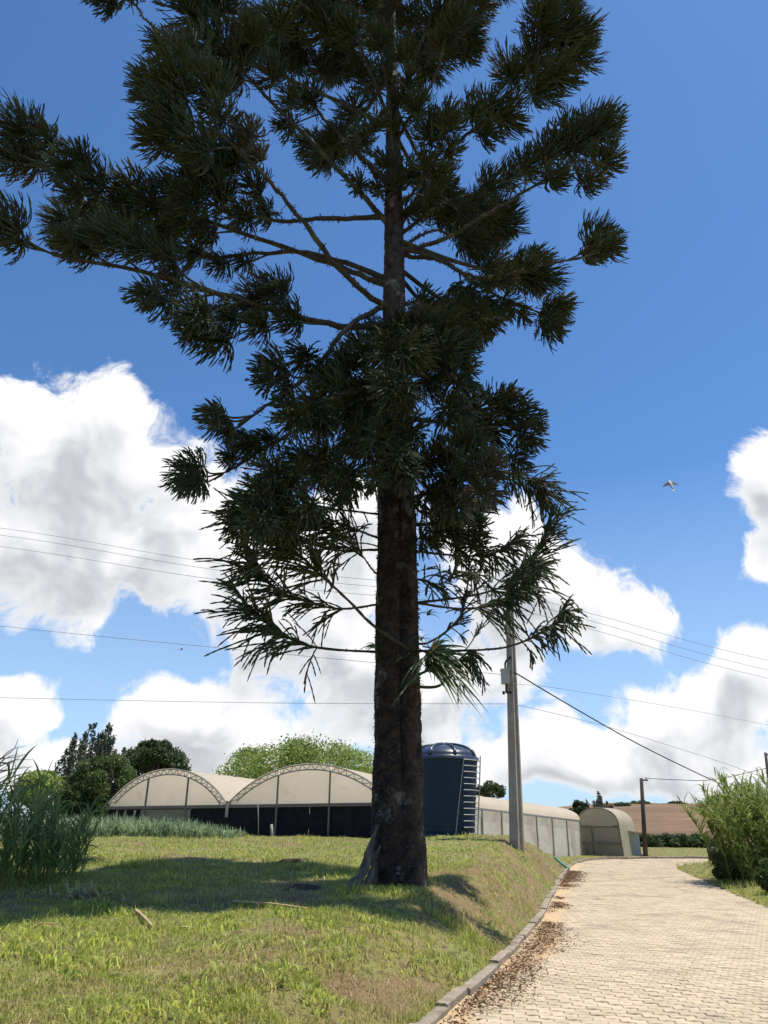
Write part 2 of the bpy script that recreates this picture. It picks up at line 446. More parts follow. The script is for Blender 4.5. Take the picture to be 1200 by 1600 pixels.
def dryness(x, y, dl, dr, ins):
    d = sstep(.50, .74, fbm(x, y, .8, 4, 21)) * .75 + sstep(.52, .68, fbm(x, y, 3.1, 3, 33)) * .35
    face = sstep(.05, .35, dl) * (1 - sstep(.9, 1.9, dl)) * sstep(.40, .62, fbm(x, y, 1.3, 3, 41)) * (dl < dr) * (y < 34)
    d = np.maximum(d, face * .95)
    d = d + .22 * (1 - sstep(5, 11, y))
    return np.clip(d, 0, 1)

def axis(dense0, dense1, step, lo, hi, grow=1.22):
    a = list(np.arange(dense0, dense1, step)); s = step; v = a[-1]
    while v < hi: s *= grow; v += s; a.append(v)
    s = step; v = a[0]
    while v > lo: s *= grow; v -= s; a.insert(0, v)
    return np.array(a)

gx = axis(-9, 11, .16, -2500, 2500); gy = axis(3.5, 30, .16, -400, 3000, 1.12)
GX, GY = np.meshgrid(gx, gy, indexing='ij')
GZ, DL, DR, INS = height(GX, GY, True)
nx, ny = GX.shape
ii, jj = np.meshgrid(np.arange(nx - 1), np.arange(ny - 1), indexing='ij'); b0 = ii * ny + jj
me = mk_mesh('ground', np.stack([GX, GY, GZ], -1).reshape(-1, 3), [np.stack([b0, b0 + ny, b0 + ny + 1, b0 + 1], -1).reshape(-1, 4)], True,
             {'dry': dryness(GX, GY, DL, DR, INS).ravel()})
ground = link('ground', me, MT['ground'], kind='structure', label='grassy ground with a raised bank beside the paved road')

# ------------------------------------------------------------------ paved road
road = empty('paved_road', (0, 0, 0), 'curving road of interlocking sand coloured concrete pavers', 'road'); road['kind'] = 'structure'; del road['category']
def road_z(x, y): return (fbm(x, y, .5, 3, 77) - .5) * .035 + .004
bx_, by_ = np.meshgrid(np.arange(-6, 34, .25), np.arange(-6, 50, .25), indexing='ij')
bz_ = road_z(bx_, by_) - .004 - .012 * fbm(bx_, by_, 1.1, 3, 93)
sel = inside(bx_ + .12, by_ + .12, ROAD_POLY); nyb = bx_.shape[1]
i, j = np.nonzero(sel[:-1, :-1]); b0 = i * nyb + j
g = G(); g.add(np.stack([bx_, by_, bz_], -1).reshape(-1, 3), np.stack([b0, b0 + nyb, b0 + nyb + 1, b0 + 1], -1))
g.build('joint_sand', MT['sand'], road, kind='stuff')

PL, PW, PA, PB, JT = .235, .115, .020, .007, .0035
def paver_outline():
    pts = []
    def lo(x): return PA * math.sin(2 * math.pi * x / PL)
    xs = [0, PL * .25, PL * .75, PL]
    for x in xs: pts.append((x, lo(x)))
    pts.append((PL + PB, PW / 2))
    for x in xs[::-1]: pts.append((x, PW + lo(x)))
    pts.append((PB, PW / 2))
    c = np.array([PL / 2, PW / 2])
    return np.array(pts) - c
po = paver_outline()
def inset(p, d):
    q = np.roll(p, 1, 0); r = np.roll(p, -1, 0)
    def nrm(v): v = v / np.linalg.norm(v, axis=1, keepdims=True); return np.stack([-v[:, 1], v[:, 0]], 1)
    n = nrm(p - q) + nrm(r - p); n /= np.linalg.norm(n, axis=1, keepdims=True)
    return p + n * d
pv_top = inset(po, JT + .005); pv_out = inset(po, JT)
NP_ = len(po)
pv_V = np.concatenate([np.c_[pv_top, np.zeros(NP_)], np.c_[pv_out, np.full(NP_, -.007)], np.c_[pv_out, np.full(NP_, -.03)]])
q_ = np.arange(NP_); q2 = (q_ + 1) % NP_
pv_side = np.concatenate([np.stack([q2, q_, NP_ + q_, NP_ + q2], 1), np.stack([NP_ + q2, NP_ + q_, 2 * NP_ + q_, 2 * NP_ + q2], 1)])
pv_side = pv_side[:, ::-1]
pv_cap = q_[None]
ROAD_ANG = math.atan2(K_LEFT[4].x - K_LEFT[0].x, K_LEFT[4].y - K_LEFT[0].y) * .45
ca, sa = math.cos(-ROAD_ANG), math.sin(-ROAD_ANG)
rr, cc_ = np.meshgrid(np.arange(-120, 560), np.arange(-60, 190), indexing='ij')
cells = np.stack([(cc_ + .5 * (rr % 2)) * PL, rr * PW], -1).reshape(-1, 2)
cw = np.stack([cells[:, 0] * ca - cells[:, 1] * sa + 1.0, cells[:, 0] * sa + cells[:, 1] * ca - 2.0], 1)
ok = (cw[:, 1] < 46) & (cw[:, 0] < 26) & (cw[:, 1] > -4)
cw = cw[ok]
keep = inside(cw[:, 0], cw[:, 1], ROAD_POLY)
cw = cw[keep]
pz = road_z(cw[:, 0], cw[:, 1]) + RNG.normal(0, .0018, len(cw))
prot = RNG.normal(0, .010, len(cw)) - ROAD_ANG
ptilt = RNG.normal(0, .010, (len(cw), 2))
def pav_xf(i):
    c_, s_ = math.cos(prot[i]), math.sin(prot[i])
    V = pv_V.copy(); V[:, 2] += V[:, 0] * ptilt[i, 0] + V[:, 1] * ptilt[i, 1]
    return np.stack([V[:, 0] * c_ - V[:, 1] * s_ + cw[i, 0], V[:, 0] * s_ + V[:, 1] * c_ + cw[i, 1], V[:, 2] + pz[i]], 1)
vis = []
for i in range(len(cw)):
    if cw[i, 1] < 11:
        a, b = proj((cw[i, 0], cw[i, 1], 0))
        if -10 < a < 1210 and b < 1604: vis.append((depth((cw[i, 0], cw[i, 1], 0)), i))
vis = [i for _, i in sorted(vis)[:300]]
vset = set(vis)
me_p = mk_mesh('paver', pv_V, [pv_side, pv_cap])
for i in vis:
    o = link('paver', me_p, MT['paver'], road)
    o.location = (cw[i, 0], cw[i, 1], pz[i]); o.rotation_euler = (ptilt[i, 1], -ptilt[i, 0], prot[i])
rest = np.array([i for i in range(len(cw)) if i not in vset])
PV = np.concatenate([pav_xf(i) for i in rest]); nb = np.arange(len(rest))[:, None, None] * len(pv_V)
link('paver_field', mk_mesh('paver_field', PV, [(nb + pv_side[None]).reshape(-1, 4), (nb + pv_cap[None]).reshape(-1, NP_)]), MT['paver'], road, kind='stuff')

# kerb stones along the left and far edge
kerb = empty('kerb', (0, 0, 0), 'low grey concrete kerb between the grass bank and the paved road', 'kerb'); kerb['kind'] = 'structure'; del kerb['category']
seg = np.linalg.norm(np.diff(KL, axis=0), axis=1); cum = np.concatenate([[0], np.cumsum(seg)])
def kl_at(s): return np.array([np.interp(s, cum, KL[:, 0]), np.interp(s, cum, KL[:, 1])])
s_ = 5.0; si = 0
while s_ < cum[-1] - 6:
    ln = .80 if kl_at(s_)[1] < 30 else 1.0
    a, b = kl_at(s_ + .006), kl_at(s_ + ln - .006); d = (b - a) / np.linalg.norm(b - a); n = np.array([-d[1], d[0]])
    if a[1] > 3 and a[0] < 32:
        hgt = .105 + .012 * math.sin(si * 2.3) + random.uniform(-.006, .006); off = random.uniform(-.012, .012)
        a = a + n * (.05 + off); b = b + n * (.05 + off + random.uniform(-.012, .012)); w = .06
        prof = [(-w, -.06), (-w, hgt - .012), (-w + .014, hgt), (w - .014, hgt), (w, hgt - .012), (w, -.06)]
        V = [(*(p + n * -q), z + random.uniform(-.002, .002)) for p in (a, b) for q, z in prof]
        g = G(); m_ = len(prof)
        g.add(V, [[i, i + 1, m_ + i + 1, m_ + i] for i in range(m_ - 1)], [list(range(m_))[::-1], list(range(m_, 2 * m_))])
        g.build('kerb_stone', MT['kerb'], kerb)
    s_ += ln; si += 1

# sandy soil washed down over the pavers beside the kerb
n_s = 260; us = np.linspace(6, 46, n_s)
V = []; 
for u in us:
    a, b = kl_at(u), kl_at(u + .1); d = (b - a) / np.linalg.norm(b - a); n = np.array([d[1], -d[0]])
    w = max(.05, .12 + 1.15 * (float(fbm(u, 0.5, .35, 4, 51)) - .28))
    for k, t in enumerate(np.linspace(0, 1, 7)):
        p = a + n * (t * w - .01)
        V.append((p[0], p[1], .028 * (1 - t) ** 1.3 + .012 - .022 * t + .010 * float(fbm(p[0], p[1], 7, 2, 5))))
ii, jj = np.meshgrid(np.arange(n_s - 1), np.arange(6), indexing='ij'); b0 = ii * 7 + jj
link('sand_drift', mk_mesh('sand_drift', V, [np.stack([b0, b0 + 1, b0 + 8, b0 + 7], -1).reshape(-1, 4)], True), MT['sand'], kind='stuff', label='ochre sand washed along the kerb onto the pavers', category='sand')

# ploughed field on the far hillside
fx, fy = np.meshgrid(np.linspace(17, 75, 90), np.linspace(64, 122, 120), indexing='ij')
fy = fy + (fx - 20) * .03
fz = height(fx, fy) + .12 * sstep(64, 66, fy) - .06 + .10 * np.sin(fy * 2.2 + fx * .2) + .12 * (fbm(fx, fy, .9, 3, 8) - .5)
ii, jj = np.meshgrid(np.arange(89), np.arange(119), indexing='ij'); b0 = ii * 120 + jj
link('ploughed_field', mk_mesh('ploughed_field', np.stack([fx, fy, fz], -1).reshape(-1, 3), [np.stack([b0, b0 + 120, b0 + 121, b0 + 1], -1).reshape(-1, 4)], True),
     MT['field'], kind='structure', label='brown ploughed field on the hillside behind the road')

# ------------------------------------------------------------------ grass, weeds, litter
def blades(x, y, z, h, w, lean, dry, name, mat, **props):
    n = len(x); th = RNG.uniform(0, 2 * math.pi, n); fa = RNG.uniform(0, 2 * math.pi, n)
    ux, uy = np.cos(fa) * w / 2, np.sin(fa) * w / 2
    lx, ly = np.cos(th) * lean * h, np.sin(th) * lean * h
    V = np.zeros((n, 5, 3))
    V[:, 0] = np.stack([x - ux, y - uy, z - .01], 1); V[:, 1] = np.stack([x + ux, y + uy, z - .01], 1)
    V[:, 2] = np.stack([x - ux * .8 + lx * .35, y - uy * .8 + ly * .35, z + h * .6], 1); V[:, 3] = np.stack([x + ux * .8 + lx * .35, y + uy * .8 + ly * .35, z + h * .6], 1)
    V[:, 4] = np.stack([x + lx, y + ly, z + h * np.sqrt(np.clip(1 - .5 * lean ** 2, .15, 1))], 1)
    b = np.arange(n)[:, None] * 5
    me = mk_mesh(name, V.reshape(-1, 3), [b + np.array([0, 1, 3, 2]), b + np.array([2, 3, 4])], True, {'dry': np.repeat(dry, 5)})
    return link(name, me, mat, **props)

def lawn(n, y0, y1, xl, xr, hmul, wmul, seed):
    y = np.exp(RNG.uniform(math.log(y0), math.log(y1), n)); x = RNG.uniform(-1, 1, n)
    x = np.where(x < 0, -(-x) * (.60 * y + xl), x * (.60 * y + xr))
    z, dl, dr, ins = height(x, y, True)
    dr_ = dryness(x, y, dl, dr, ins)
    clump = fbm(x, y, 2.4, 3, 61)
    k = ~ins & (dl > .08) & (RNG.random(n) > .62 * sstep(.55, 1.0, dr_)) & (clump + RNG.random(n) * .5 > .55) & ~((x > 3) & (y > 36) & (dl < 2.5) & False)
    x, y, z, dl, dr, dr_, clump = x[k], y[k], z[k], dl[k], dr[k], dr_[k], clump[k]
    m = len(x)
    tall = 1 + 1.6 * sstep(.60, .74, fbm(x, y, 1.1, 3, 71)) + 1.3 * ((dr < dl) & (dr < 3)) + .9 * ((dl < 1.0) & (clump > .5))
    h = RNG.uniform(.020, .052, m) * hmul * tall; w = RNG.uniform(.0045, .009, m) * wmul
    dd = np.clip(dr_ * .85 + RNG.normal(0, .18, m) + (RNG.random(m) < .14) * .6, 0, 1)
    return x, y, z, h, w * (1 + .012 * y), np.clip(RNG.uniform(.15, 1.15, m) + .5 * (dd > .6), 0, 1.35), dd
parts = [lawn(330000, 4.2, 16, 1.2, 2.2, 1.0, 1.05, 1), lawn(120000, 15, 66, 3, 6, 1.35, 1.9, 2)]
allp = [np.concatenate(c) for c in zip(*parts)]
blades(*allp, 'grass', MT['grass'], kind='stuff', label='short patchy grass and weeds covering the bank and verges', category='grass')

# broader leaved weeds in patches, and dry bits
n = 60000; y = np.exp(RNG.uniform(math.log(4.4), math.log(22), n)); x = RNG.uniform(-1, 1, n) * (.60 * y + 1.5)
z, dl, dr, ins = height(x, y, True); pt = fbm(x, y, 1.7, 3, 131)
k = ~ins & (dl > .12) & (pt > .54); x, y, z, dl, dr, ins = x[k], y[k], z[k], dl[k], dr[k], ins[k]; m = len(x)
blades(x, y, z, RNG.uniform(.04, .11, m), RNG.uniform(.012, .026, m), RNG.uniform(.5, 1.35, m), np.clip(dryness(x, y, dl, dr, ins) * .35 + RNG.normal(0, .1, m), 0, 1), 'weeds', MT['grass'], kind='stuff', label='broader leaved weeds in patches through the grass', category='weeds')
n = 7000; y = np.exp(RNG.uniform(math.log(4.4), math.log(20), n)); x = RNG.uniform(-1, 1, n) * (.60 * y + 1.5)
z, dl, dr, ins = height(x, y, True); k = ~ins & (dl > .1); x, y, z = x[k], y[k], z[k]; m = len(x)
blades(x, y, z + .012, RNG.uniform(.015, .06, m), RNG.uniform(.003, .009, m), np.full(m, 1.6), np.ones(m), 'dry_straw', MT['straw'], kind='stuff', label='dry straw and leaf bits strewn over the lawn', category='straw')

def litter(n, name, label):
    g = G()
    for i in range(n):
        u = random.uniform(6, 40); a, b = kl_at(u), kl_at(u + .1); d = (b - a) / np.linalg.norm(b - a); nn = np.array([d[1], -d[0]])
        t = abs(random.gauss(0, .30)); p = a + nn * (t + .02)
        if float(fbm(u, t * .7, .75, 3, 88)) + random.gauss(0, .04) < .37 + .30 * min(t, 1): continue
        l, w = random.uniform(.012, .06), random.uniform(.005, .016); an = random.uniform(0, 6.28)
        e = np.array([math.cos(an), math.sin(an)]); f = np.array([-e[1], e[0]]); zz = .022 + random.uniform(0, .02)
        g.add([(*(p - e * l / 2), zz), (*(p + f * w / 2), zz + random.uniform(.003, .018)), (*(p + e * l / 2), zz + random.uniform(-.004, .016)), (*(p - f * w / 2), zz + random.uniform(0, .008))], [[0, 1, 2], [0, 2, 3]])
    g.build(name, MT['litter'], kind='stuff', label=label, category='leaf litter')
litter(24000, 'leaf_litter', 'dark dry leaf litter gathered along the kerb')

# ------------------------------------------------------------------ the araucaria
TY = 13.0
TRUNK_PX = [(624, 1392), (622, 1300), (621, 1100), (620, 870), (617, 600), (616, 400), (614, 200), (611, 0)]
tr_pts = [P(x, y, TY) for x, y in TRUNK_PX]
tr_pts.append(tr_pts[-1] + Vector((-.05, .1, 2.8)))
tr_c = np.array([tuple(p) for p in tr_pts])
TBASE = Vector((tr_c[0][0], TY, hz(tr_c[0][0], TY)))
tree = empty('araucaria_tree', TBASE, 'tall dark araucaria tree with a thick fused double trunk on the grass bank', 'tree')
def trunk_at(z):
    return Vector((np.interp(z, tr_c[:, 2], tr_c[:, 0]), np.interp(z, tr_c[:, 2], tr_c[:, 1]), z))
ZT = tr_c[-1][2]
def trunk_r(z):
    return np.interp(z, [0, 1.2, 2.5, 5, 7, 12, 18, ZT], [.44, .41, .385, .37, .34, .235, .15, .05])

def make_trunk():
    S, K = 96, 380
    zs = np.linspace(TBASE.z - .25, ZT, K); a = np.arange(S) * 2 * math.pi / S
    V = np.zeros((K, S, 3))
    for i, z in enumerate(zs):
        r = trunk_r(z); c = trunk_at(z)
        ca_, sa_ = np.cos(a), np.sin(a)
        f = 1 - sstep(8, 12, z)
        # two stems grown together: a main one and a slimmer one to the front right
        def circ(cx, cy, rr):
            dt = cx * ca_ + cy * sa_; q = rr * rr - (cx * sa_ - cy * ca_) ** 2
            return np.where(q > 0, dt + np.sqrt(np.maximum(q, 0)), 0)
        m1 = circ(-.20 * r * f, .14 * f * r, r * (1 - .16 * f)); m2 = circ(.57 * r * f, -.36 * r * f, r * (1 - .53 * f))
        rr = np.maximum(m1, m2)
        gz = sstep(1.6, 2.6, z) * (1 - sstep(8.5, 10.5, z)); a0 = 4.712 + .33 + .05 * math.sin(z * 1.3)
        rr = rr - r * .26 * gz * np.exp(-((a - a0) / .085) ** 2) + r * .06 * gz * np.exp(-((a - a0 - .32) / .2) ** 2)
        fl = (1 - sstep(TBASE.z - .1, TBASE.z + .9, z))
        rr = rr * (1 + .06 * fl + .07 * fl * np.sin(a * 5 + 1.0))
        # scaly, horizontally broken bark
        nb = fbm(a * 6 + z * .35, np.full(S, z * 9.0), 1.0, 3, 12) - .5
        nb2 = fbm(np.cos(a) * 3 + 7, np.sin(a) * 3 + z * 2.1, 1.0, 3, 15) - .5
        nb3 = np.sign(fbm(a * 9, np.full(S, z * 22.0), 1.0, 2, 18) - .5)
        rr = rr + nb * .035 + nb2 * .05 + nb3 * .005
        V[i] = np.stack([c.x + rr * ca_, c.y + rr * sa_, np.full(S, z)], 1)
    i, j = np.meshgrid(np.arange(K - 1), np.arange(S), indexing='ij'); j2 = (j + 1) % S
    me = mk_mesh('trunk', V.reshape(-1, 3), [np.stack([i * S + j, i * S + j2, (i + 1) * S + j2, (i + 1) * S + j], -1).reshape(-1, 4)], True)
    return link('trunk', me, MT['bark'], tree)
trunk = make_trunk()
# loose bark flakes standing off the trunk
g = G()
for i in range(4200):
    z = random.uniform(TBASE.z + .05, 9); an = random.uniform(0, 6.28); r = trunk_r(z) * random.uniform(.86, 1.0); c = trunk_at(z)
    l, w = random.uniform(.02, .06), random.uniform(.03, .09)
    n = Vector((math.cos(an), math.sin(an), 0)); t = Vector((-n.y, n.x, 0)); p = c + n * r
    if an > 4.6 and an < 6.1: p += n * .03
    o = n * random.uniform(.02, .075)
    g.add([tuple(p - t * w / 2), tuple(p + t * w / 2), tuple(p + t * w * .3 + o - Vector((0, 0, l))), tuple(p - t * w * .4 + o - Vector((0, 0, l * .8)))], [[0, 1, 2, 3]])
g.build('bark_flakes', MT['bark'], trunk, kind='stuff')

# --- foliage tufts: ropes of small scale leaves
def rope_batch(p0, d0, ln, bend, rad, K=8):
    """p0 (N,3) start, d0 (N,3) unit direction, ln (N), bend (N,3) added progressively, rad (N)"""
    t = np.linspace(0, 1, K)
    pts = p0[:, None] + d0[:, None] * (ln[:, None] * t[None])[..., None] + bend[:, None] * (ln[:, None] * t[None] ** 2)[..., None]
    saw = np.where(np.arange(K) % 2 == 0, 1.12, .70); saw[0] = .6; saw[-1] = .45
    return pts, rad[:, None] * saw[None]

def tuft_mesh(R0, n, seed, rr=.0136, name='foliage_tuft'):
    rg = np.random.default_rng(seed)
    g = G()
    # ropes run from the shoot axis out to a rounded head, bowed so that the tips turn forward
    K = 8; t = np.linspace(0, 1, K)
    cx_ = rg.uniform(-.55, 1, n); ph = rg.uniform(0, 2 * math.pi, n); sx_ = np.sqrt(1 - cx_ ** 2)
    e = np.stack([cx_, sx_ * np.cos(ph), sx_ * np.sin(ph)], 1)
    lump = 1 + .16 * np.sin(ph * 3 + seed) * sx_ + .10 * np.sin(cx_ * 7 + seed * 1.7)
    end = np.array([.55 * R0, 0, 0]) + e * (R0 * lump * rg.uniform(.70, 1.04, n))[:, None]
    p0 = np.stack([np.clip(end[:, 0] * .42 + rg.normal(0, .08, n) * R0, -.1 * R0, .8 * R0), rg.normal(0, .02 * R0, n), rg.normal(0, .02 * R0, n)], 1)
    v = end - p0; ln = np.linalg.norm(v, axis=1)
    bow = np.stack([rg.uniform(.25, .75, n), rg.normal(0, .18, n), rg.uniform(-.35, .10, n)], 1) + rg.normal(0, .12, 3)
    pts = p0[:, None] + v[:, None] * t[None, :, None] + bow[:, None] * (ln[:, None] * (t ** 2 - t)[None])[..., None]
    saw = np.where(np.arange(K) % 2 == 0, 1.12, .72); saw[0] = .6; saw[-1] = .45
    rad = rr * rg.uniform(.8, 1.25, n); rd = rad[:, None] * saw[None]; bend = bow * .5
    V, Fq = tubes(pts, rd, 3); g.add(V, Fq)
    # forked side ropes
    m = int(n * 1.1); k = rg.integers(0, n, m); s = rg.integers(3, 6, m)
    q0 = pts[k, s]; tg = pts[k, s + 1] - pts[k, s]; tg /= np.linalg.norm(tg, axis=1, keepdims=True)
    dd = tg + rg.normal(0, .42, (m, 3)); dd /= np.linalg.norm(dd, axis=1, keepdims=True)
    pts2, rd2 = rope_batch(q0, dd, ln[k] * rg.uniform(.18, .38, m), bend[k] * .8, rad[k] * .9, 6)
    V, Fq = tubes(pts2, rd2, 3); g.add(V, Fq)
    ax = np.stack([np.linspace(0, R0 * .9, 5), np.zeros(5), np.zeros(5)], 1)
    g.tube(ax, np.linspace(.024, .012, 5), 5)
    return g.mesh(name)

TUFTS = {}
for r0, n in ((.30, 58), (.45, 100), (.60, 146), (.80, 210), (1.0, 280)):
    TUFTS[r0] = [tuft_mesh(r0, n, 100 + int(r0 * 100) + k) for k in range(4)]
    for m_ in TUFTS[r0]: m_.materials.append(MT['twig'])

def rope_spray(curve, g, seed, ln=.55, n=40, start=.3, droop=-.25, rr=.014, spread=1.0):
    """open, feather-like side ropes along the outer part of a branch"""
    rg = np.random.default_rng(seed); c = np.array(curve); K = len(c)
    t = rg.uniform(start, 1.0, n) ** .8; t = np.clip(t, start, .995); i = (t * (K - 1)).astype(int)
    tg = np.gradient(c, axis=0)[i]; tg /= np.linalg.norm(tg, axis=1, keepdims=True)
    up = np.array([0, 0, 1.0]); sd = np.cross(tg, up); sd /= np.linalg.norm(sd, axis=1, keepdims=True) + 1e-6
    side = rg.choice([-1, 1], n)
    an = rg.normal(0, .7, n)
    w = sd * (side * np.cos(an))[:, None] + up * (np.sin(an) * 1.0)[:, None]
    d = tg * rg.uniform(.55, 1.2, n)[:, None] + w * spread * rg.uniform(.3, .9, n)[:, None]; d /= np.linalg.norm(d, axis=1, keepdims=True)
    L_ = ln * rg.uniform(.5, 1.15, n)
    bend = np.stack([rg.normal(0, .08, n), rg.normal(0, .08, n), droop * rg.uniform(.3, 1.5, n)], 1)
    pts, rd = rope_batch(c[i], d, L_, bend, np.full(n, rr), 11)
    V, F_ = tubes(pts, rd, 4); g.add(V, F_)
    m = n * 2; k = rg.integers(0, n, m); s = rg.integers(3, 9, m)
    tg2 = pts[k, s + 1] - pts[k, s]; tg2 /= np.linalg.norm(tg2, axis=1, keepdims=True)
    dd = tg2 + rg.normal(0, .38, (m, 3)); dd /= np.linalg.norm(dd, axis=1, keepdims=True)
    pts2, rd2 = rope_batch(pts[k, s], dd, L_[k] * rg.uniform(.3, .6, m), bend[k], np.full(m, rr * .9), 8)
    V, F_ = tubes(pts2, rd2, 4); g.add(V, F_)
    # needles standing off the ropes
    allp = np.concatenate([pts.reshape(-1, 3), pts2.reshape(-1, 3)]); q = allp[rg.integers(0, len(allp), n * 34)]
    e = rg.normal(0, 1, q.shape); e /= np.linalg.norm(e, axis=1, keepdims=True); f = np.cross(e, rg.normal(0, 1, q.shape)); f /= np.linalg.norm(f, axis=1, keepdims=True)
    b = np.arange(len(q))[:, None] * 3
    V = np.stack([q - f * .004, q + f * .004, q + e * rg.uniform(.022, .042, len(q))[:, None]], 1).reshape(-1, 3)
    g.add(V, b + np.arange(3))

